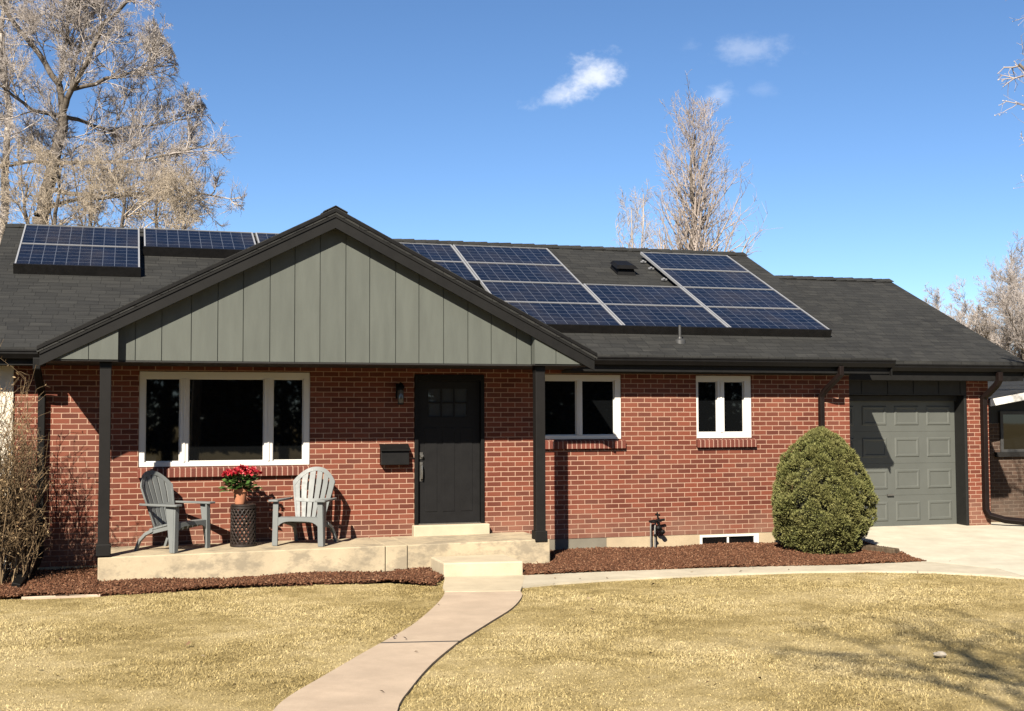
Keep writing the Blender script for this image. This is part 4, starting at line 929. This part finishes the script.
# dense tan twiggy crown low behind the roof
T = Tree(22); SPEC_TAN = [(5, .13, .05, 6, (25, 55), .6, .009), (4, .15, .04, 7, (30, 65), .62, .0055), (3, .17, .02, 6, (30, 70), .65, .0036), (2, .2, .0, 0, (0, 0), 0, .0026)]
for (bx, by, hz_) in ((-6.0, 13.3, 7.0), (-5.3, 12.8, 7.2), (-4.6, 13.2, 7.0), (-3.9, 12.8, 6.9), (-3.2, 13.3, 6.8), (-2.6, 13.0, 6.5)):
    pts = T.limb([(-4.4, 13, -.3), (bx * .5 - 2.2, by, 3.0), (bx, by, hz_ - 1.5), (bx + .1, by, hz_)], .10, .025); T.along(pts[5:], 9, 1.5, .02, SPEC_TAN, lambda q: q[2] < 7.9 - .16 * abs(q[0] + 4.4) + .35 * math.sin(q[0] * 4) and q[0] < -1.7 + .3 * math.sin(q[2] * 6), updir=.45)
e = empty('bare_tree', (-4.4, 13, G)); tag(e, 'low dense tan twiggy tree directly behind the leftmost solar panels', 'tree', 'bare trees'); T.finish(e, .026, 'bark', 'tantwig')
# pale trunk at the left border
T = Tree(23); pts = T.limb([(-6.9, 18, -.3), (-6.8, 18, 6.9), (-6.8, 18.0, 7.9), (-6.7, 18.0, 9.7), (-6.9, 18.0, 11.0), (-6.8, 18.0, 13)], .12, .05); T.along(pts[4:], 12, 1.9, .021, SPEC_BIG, None, updir=.5)
e = empty('bare_tree', (-6.9, 18, G)); tag(e, 'bare tree with a pale upright trunk at the left border', 'tree', 'bare trees'); T.finish(e, .03, 'birch', 'twig')
# columnar tree behind the right solar panels
SPEC_COL = [(7, .09, .09, 8, (20, 50), .5, .009), (5, .15, .09, 7, (20, 55), .55, .006), (4, .2, .06, 0, (0, 0), 0, .0045)]
def columnar(seed, x, y, ztop, n, L, r, keep, label, mats, zs=4.5, wide=1.0):
    T = Tree(seed); pts = T.limb([(x, y, G - .05), (x, y, ztop * .35), (x + .08, y, ztop * .7), (x + .15, y, ztop * .97)], r, .02)
    for k in range(n):
        t_ = (k + T.r.random()) / n; z = zs + (ztop - zs - .6) * t_; a = k * 2.4 + T.r.random(); tilt = T.r.uniform(.35, .85) * wide * (1.0 - .45 * t_)
        T.grow(np.array([x + .1 * z / ztop, y, z]), np.array([math.cos(a) * tilt, math.sin(a) * tilt, 1]), L * (1.08 - .58 * t_) * T.r.uniform(.75, 1.1), r * .22 * (1.2 - t_), 0, SPEC_COL, keep)
    e = empty('bare_tree', (x, y, G)); tag(e, label, 'tree', 'bare trees'); T.finish(e, .03, *mats)
columnar(31, 14.55, 22, 11.7, 60, 3.2, .24, None, 'tall narrow bare tree with upright rosy branches behind the right panels', ('bark', 'rosetwig'), wide=1.35)
columnar(32, 13.0, 24, 9.3, 10, 2.3, .10, None, 'small faint bare tree left of the tall narrow tree', ('hazetwig', 'hazetwig'), wide=1.5)
columnar(38, 14.1, 25.5, 10.2, 11, 2.2, .09, None, 'slender faint bare tree close beside the tall narrow tree', ('hazetwig', 'hazetwig'), wide=1.5)
# trees beyond the garage
SPEC_BG = [(6, .14, .07, 8, (20, 45), .58, .012), (5, .13, .07, 8, (20, 50), .6, .008), (4, .15, .06, 7, (20, 50), .62, .0055), (3, .15, .04, 0, (0, 0), 0, .0042)]
def spreading(seed, x, y, h, spread, n, label, mats, L=2.6, trunk=.22, spec=SPEC_BG, lean=(0, 0), keep=None, zfork=.3, group='bare trees', extra=()):
    T = Tree(seed); fork = np.array([x + lean[0], y + lean[1], h * zfork]); pts = T.limb([(x, y, G - .05), ((x + fork[0]) / 2, (y + fork[1]) / 2, h * zfork * .55), tuple(fork)], trunk, trunk * .75)
    for k in range(n):
        a = 2 * math.pi * k / n + T.r.random() * .6; s_ = spread * T.r.uniform(.45, 1.0); zt = h * T.r.uniform(.72, 1.0)
        p2 = T.limb([tuple(fork), (fork[0] + math.cos(a) * s_ * .35, fork[1] + math.sin(a) * s_ * .35, h * zfork + (zt - h * zfork) * .42), (fork[0] + math.cos(a) * s_ * .75, fork[1] + math.sin(a) * s_ * .75, h * zfork + (zt - h * zfork) * .78), (fork[0] + math.cos(a) * s_, fork[1] + math.sin(a) * s_, zt)], trunk * .42, .025)
        T.along(p2, 9, L, .032, spec, keep, t0=.2, updir=.35); T.grow(p2[-1], p2[-1] - p2[-2], L * .8, .025, 0, spec, keep)
    for lp in extra:
        p2 = T.limb(lp, trunk * .3, .02); T.along(p2, 9, L * .8, .014, spec, keep, t0=.3, updir=.3)
    e = empty('bare_tree', (x, y, G)); tag(e, label, 'tree', group); T.finish(e, .0325, *mats); return T, e
spreading(41, 34.1, 28, 7.7, 3.4, 7, 'dense pale bare tree beyond the garage at the right border', ('bark', 'hazetwig'))
spreading(42, 31.9, 30, 6.0, 2.4, 6, 'low bare tree showing just above the garage roof slope', ('bark', 'hazetwig'), L=2.0)
spreading(43, 30.2, 24, 5.6, 2.6, 6, 'bare tree right behind the garage roof edge', ('bark', 'hazetwig'), L=2.0)
# near tree right of the driveway whose twigs enter the frame, and the street tree that shades the lawn
def near_keep(q): return q[0] - q[1] * .82 > 9.72 + .22 * math.sin(q[2] * 2.7) + .14 * math.sin(q[2] * 9) and q[2] > 3.2
SPEC_NEAR = [(6, .14, .05, 4, (30, 65), .55, .006), (5, .16, .04, 4, (30, 70), .55, .0035), (4, .18, .03, 0, (0, 0), 0, .0022)]
T, e = spreading(51, 11.9, -3.4, 9.5, 4.4, 9, 'budding tree right of the driveway reaching twigs into the sky', ('bark', 'rosetwig'), L=2.2, trunk=.17, spec=SPEC_NEAR, keep=near_keep, zfork=.28, extra=[[(11.9, -3.4, 2.6), (10.4, -3.4, 3.6), (8.8, -3.5, 4.2), (7.5, -3.6, 4.5)], [(11.9, -3.4, 2.7), (10.6, -3.0, 4.2), (9.0, -2.7, 5.2), (7.9, -2.6, 5.7)], [(11.9, -3.4, 2.7), (10.6, -2.2, 4.4), (9.4, -1.4, 6.0), (8.9, -1.2, 6.9)]])
rg = np.random.default_rng(5); tips = np.array(T.tips); k = len(tips); V, Fq = [], []
for p_ in tips[::3]:
    r_ = rg.uniform(.006, .012); i = len(V); V += [p_ + np.array(d_) * r_ for d_ in ((1, 0, 0), (-1, 0, 0), (0, 1, 0), (0, -1, 0), (0, 0, 1.4), (0, 0, -1.4))]
    Fq += [(i + a, i + b, i + c) for a, b, c in ((0, 2, 4), (2, 1, 4), (1, 3, 4), (3, 0, 4), (2, 0, 5), (1, 2, 5), (3, 1, 5), (0, 3, 5))]
raw_mesh('buds', V, Fq, 'bud', e, tuple(e.location))
def street_keep(q):
    sx, sy = q[0] + .747 * q[2], q[1] + 1.176 * q[2]
    return q[1] < -12.8 and q[2] > 2.8 and sy < -5.4 and (sy < -9.6 or sx > 1.3 + .5 * math.sin(sy * 2))
SPEC_ST = [(6, .16, .04, 5, (30, 65), .55, .010), (5, .2, .03, 5, (30, 70), .58, .006), (3, .24, .03, 0, (0, 0), 0, .004)]
spreading(52, -1.9, -18.9, 9.6, 4.4, 9, 'large bare street tree shading the lawn from behind the viewer', ('bark', 'twig'), L=2.3, trunk=.15, spec=SPEC_ST, keep=street_keep, zfork=.34)

# unseen evergreens added across the street to block low skylight and darken window reflections
rg = np.random.default_rng(77); V, Fq = [], []
n_ = 15000; z = rg.random(n_) ** 1.3; a = rg.uniform(0, 2 * np.pi, n_); rad = (1 - z) * .27 * (.55 + .45 * rg.random(n_) ** .4) * (1 + .25 * np.sin(a * 5 + z * 40))
c = np.c_[rad * np.cos(a), rad * np.sin(a), .05 + .95 * z]; d = np.c_[np.cos(a), np.sin(a), -.35 + rg.normal(0, .3, n_)]; d /= np.linalg.norm(d, axis=1)[:, None]; w = np.cross(d, rg.normal(0, 1, (n_, 3))); w /= np.linalg.norm(w, axis=1)[:, None]
L = rg.uniform(.012, .03, n_)[:, None]; V = np.stack([c - d * L, c + w * L * .4, c + d * L, c - w * L * .4], 1).reshape(-1, 3) * 11.0
e0 = empty('sky_block_evergreen', (0, 0, G)); tag(e0, 'unseen dark evergreen added across the street to block skylight', 'tree', 'unseen evergreens added to block skylight')
raw_mesh('crown', V, np.arange(n_ * 4).reshape(-1, 4), 'spruce', e0)
MB().tube([(0, 0, -.1), (0, 0, 9.5)], [.22, .04], 8).build('trunk', 'bark', e0, local=True)
for i, (x, y, k) in enumerate([(-24, -42, 1.05), (-18.5, -45, .9), (-13, -41, 1.15), (-7.5, -44, .95), (-2, -41, 1.1), (3.5, -44, 1.0), (9, -41, .9), (15, -43, 1.1), (21, -42, 1.0), (-30, -40, 1.1), (27, -44, 1.1), (33, -42, 1.0)]):
    o = e0 if i == 0 else copy_tree(e0); o.location = (x, y, G); o.scale = (k * 1.15, k * 1.15, k); o.rotation_euler.z = i * 1.3
# ------------------------------------------------------------------ bare shrub at the left of the porch
T = Tree(61); SPEC_SH = [(6, .16, .05, 5, (15, 45), .5, .0045), (4, .22, .03, 4, (20, 55), .5, .003), (3, .25, .0, 0, (0, 0), 0, .0022)]
for k in range(150):
    a = T.r.uniform(0, 2 * math.pi); r_ = T.r.uniform(0, .30); b0 = np.array([-5.2 + r_ * math.cos(a) * 1.5, -1.0 + r_ * math.sin(a), -.2]); sp = T.r.uniform(.04, .28)
    T.grow(b0, np.array([math.cos(a) * sp, math.sin(a) * sp * .8, 1]), T.r.uniform(.9, 2.2), T.r.uniform(.005, .011), 0, SPEC_SH, lambda q: q[0] < -4.60 + .12 * math.sin(q[2] * 9 + q[1] * 7))
e = empty('bare_shrub', (-5.02, -1.0, G)); tag(e, 'bare brown twiggy shrub standing left of the downspout', 'shrub'); T.mesh('stem', 'shrubtwig', e, lambda x: x[2] >= .0045, tuple(e.location), 5); T.mesh('twigs', 'shrubtwig', e, lambda x: x[2] < .0045, tuple(e.location), 3)
rg = np.random.default_rng(9); V, Fq = [], []
x_z = lambda p: p[2]
for p_ in [x[1] for x in T.seg if x[2] < .006]:
    if rg.random() < .10 + .13 * max(0., x_z(p_)):
        d = norm(rg.normal(0, 1, 3)); w = norm(np.cross(d, rg.normal(0, 1, 3))); L = rg.uniform(.02, .05); i = len(V); V += [p_, p_ + d * L * .5 + w * L * .22, p_ + d * L, p_ + d * L * .5 - w * L * .22]; Fq.append((i, i + 1, i + 2, i + 3))
raw_mesh('dry_leaves', V, Fq, 'dryleaf', e, tuple(e.location))

# ------------------------------------------------------------------ neighbour house, timber, stone
NX, NY = 11.5, 3.0
e = empty('neighbour_house', (NX + 4, NY, G)); tag(e, 'low brown brick neighbouring house with white roof edge at the right border', 'house')
zs_ = 1.56; NZ = 2.0
nb = MB(); nb.face([(NX, NY, G - .2), (NX + 9, NY, G - .2), (NX + 9, NY, zs_), (NX, NY, zs_)]).face([(NX, NY + 9, G - .2), (NX, NY, G - .2), (NX, NY, zs_), (NX, NY + 9, zs_)]).face([(NX + 9, NY, G - .2), (NX + 9, NY + 9, G - .2), (NX + 9, NY + 9, zs_), (NX + 9, NY, zs_)])
nb.build('wall', 'brownbrick', e)
ns_ = .16
up_ = MB(); up_.prism([(NX, NY + .01, zs_ - .0), (NX + 9, NY + .01, zs_), (NX + 9, NY + .01, NZ), (NX + 4.5, NY + .01, NZ + 4.5 * ns_), (NX, NY + .01, NZ)], (0, .1, 0)); up_.build('eave_shade_wall', 'garagetrim', e)  # near-black gable wall: the eave's shadow put into its colour
for s_ in (0, 1):
    xa = NX - .55 if s_ == 0 else NX + 9.55; za = NZ - .55 * ns_; xm = NX + 4.5; zm_ = NZ + 4.5 * ns_
    q = [(xa, NY - .75, za - .05), (xm, NY - .75, zm_ - .05), (xm, NY - .75, zm_ + .08), (xa, NY - .75, za + .08)]
    MB().prism(q if s_ == 0 else q[::-1], (0, .04, 0)).build('fascia', 'vinyl', e)
    q = [(xa, NY - .74, za + .085), (xm, NY - .74, zm_ + .085), (xm, NY + 9.5, zm_ + .085), (xa, NY + 9.5, za + .085)]
    MB().prism(q if s_ == 0 else q[::-1], (0, 0, -.03)).build('roof', 'shingle', e)
    q = [(xa, NY - .71, za), (xm, NY - .71, zm_), (xm, NY + 9.4, zm_), (xa, NY + 9.4, za)]
    MB().face(q[::-1] if s_ == 0 else q).build('soffit', 'fascia', e)
nw = MB(); x0, x1, z0, z1 = NX + .22, NX + 1.4, 1.08, 1.72
nw.box(x0, x1, NY - .03, NY + .0, z1, z1 + .06).box(x0, x1, NY - .03, NY, z0 - .05, z0).box(x0, x0 + .06, NY - .03, NY, z0, z1).box(x1 - .06, x1, NY - .03, NY, z0, z1)
nwo = nw.build('window', 'lead', e); MB().face([(x0 + .06, NY - .01, z0), (x1 - .06, NY - .01, z0), (x1 - .06, NY - .01, z1), (x0 + .06, NY - .01, z1)]).build('pane', 'glass', nwo)
MB().box(NX + .1, NX + 1.6, NY - .06, NY + .01, z0 - .14, z0 - .052).build('sill', 'soffit', nwo)
o = MB().sq([(6.12, -.98, -.165), (6.36, -1.62, -.185)], .13).build('landscape_timber', 'timber', bevel=.012); tag(o, 'short weathered timber edging the mulch beside the evergreen shrub', 'timber')
import bmesh
bm = bmesh.new(); bmesh.ops.create_icosphere(bm, subdivisions=3, radius=1); rg = np.random.default_rng(2)
for v in bm.verts: v.co = Vector((v.co.x * .055, v.co.y * .035, v.co.z * .022)) * (1 + .22 * math.sin(v.co.x * 3 + 1) * math.cos(v.co.y * 4) + rg.uniform(-.05, .05))
me = bpy.data.meshes.new('stone'); bm.to_mesh(me); bm.free(); me.materials.append(M['stone']); o = bpy.data.objects.new('pale_stone', me); COL.objects.link(o); o.location = (2.5, -7.9, G + .03); o.rotation_euler.z = -.5
tag(o, 'small pale stone lying alone on the dry lawn', 'stone')
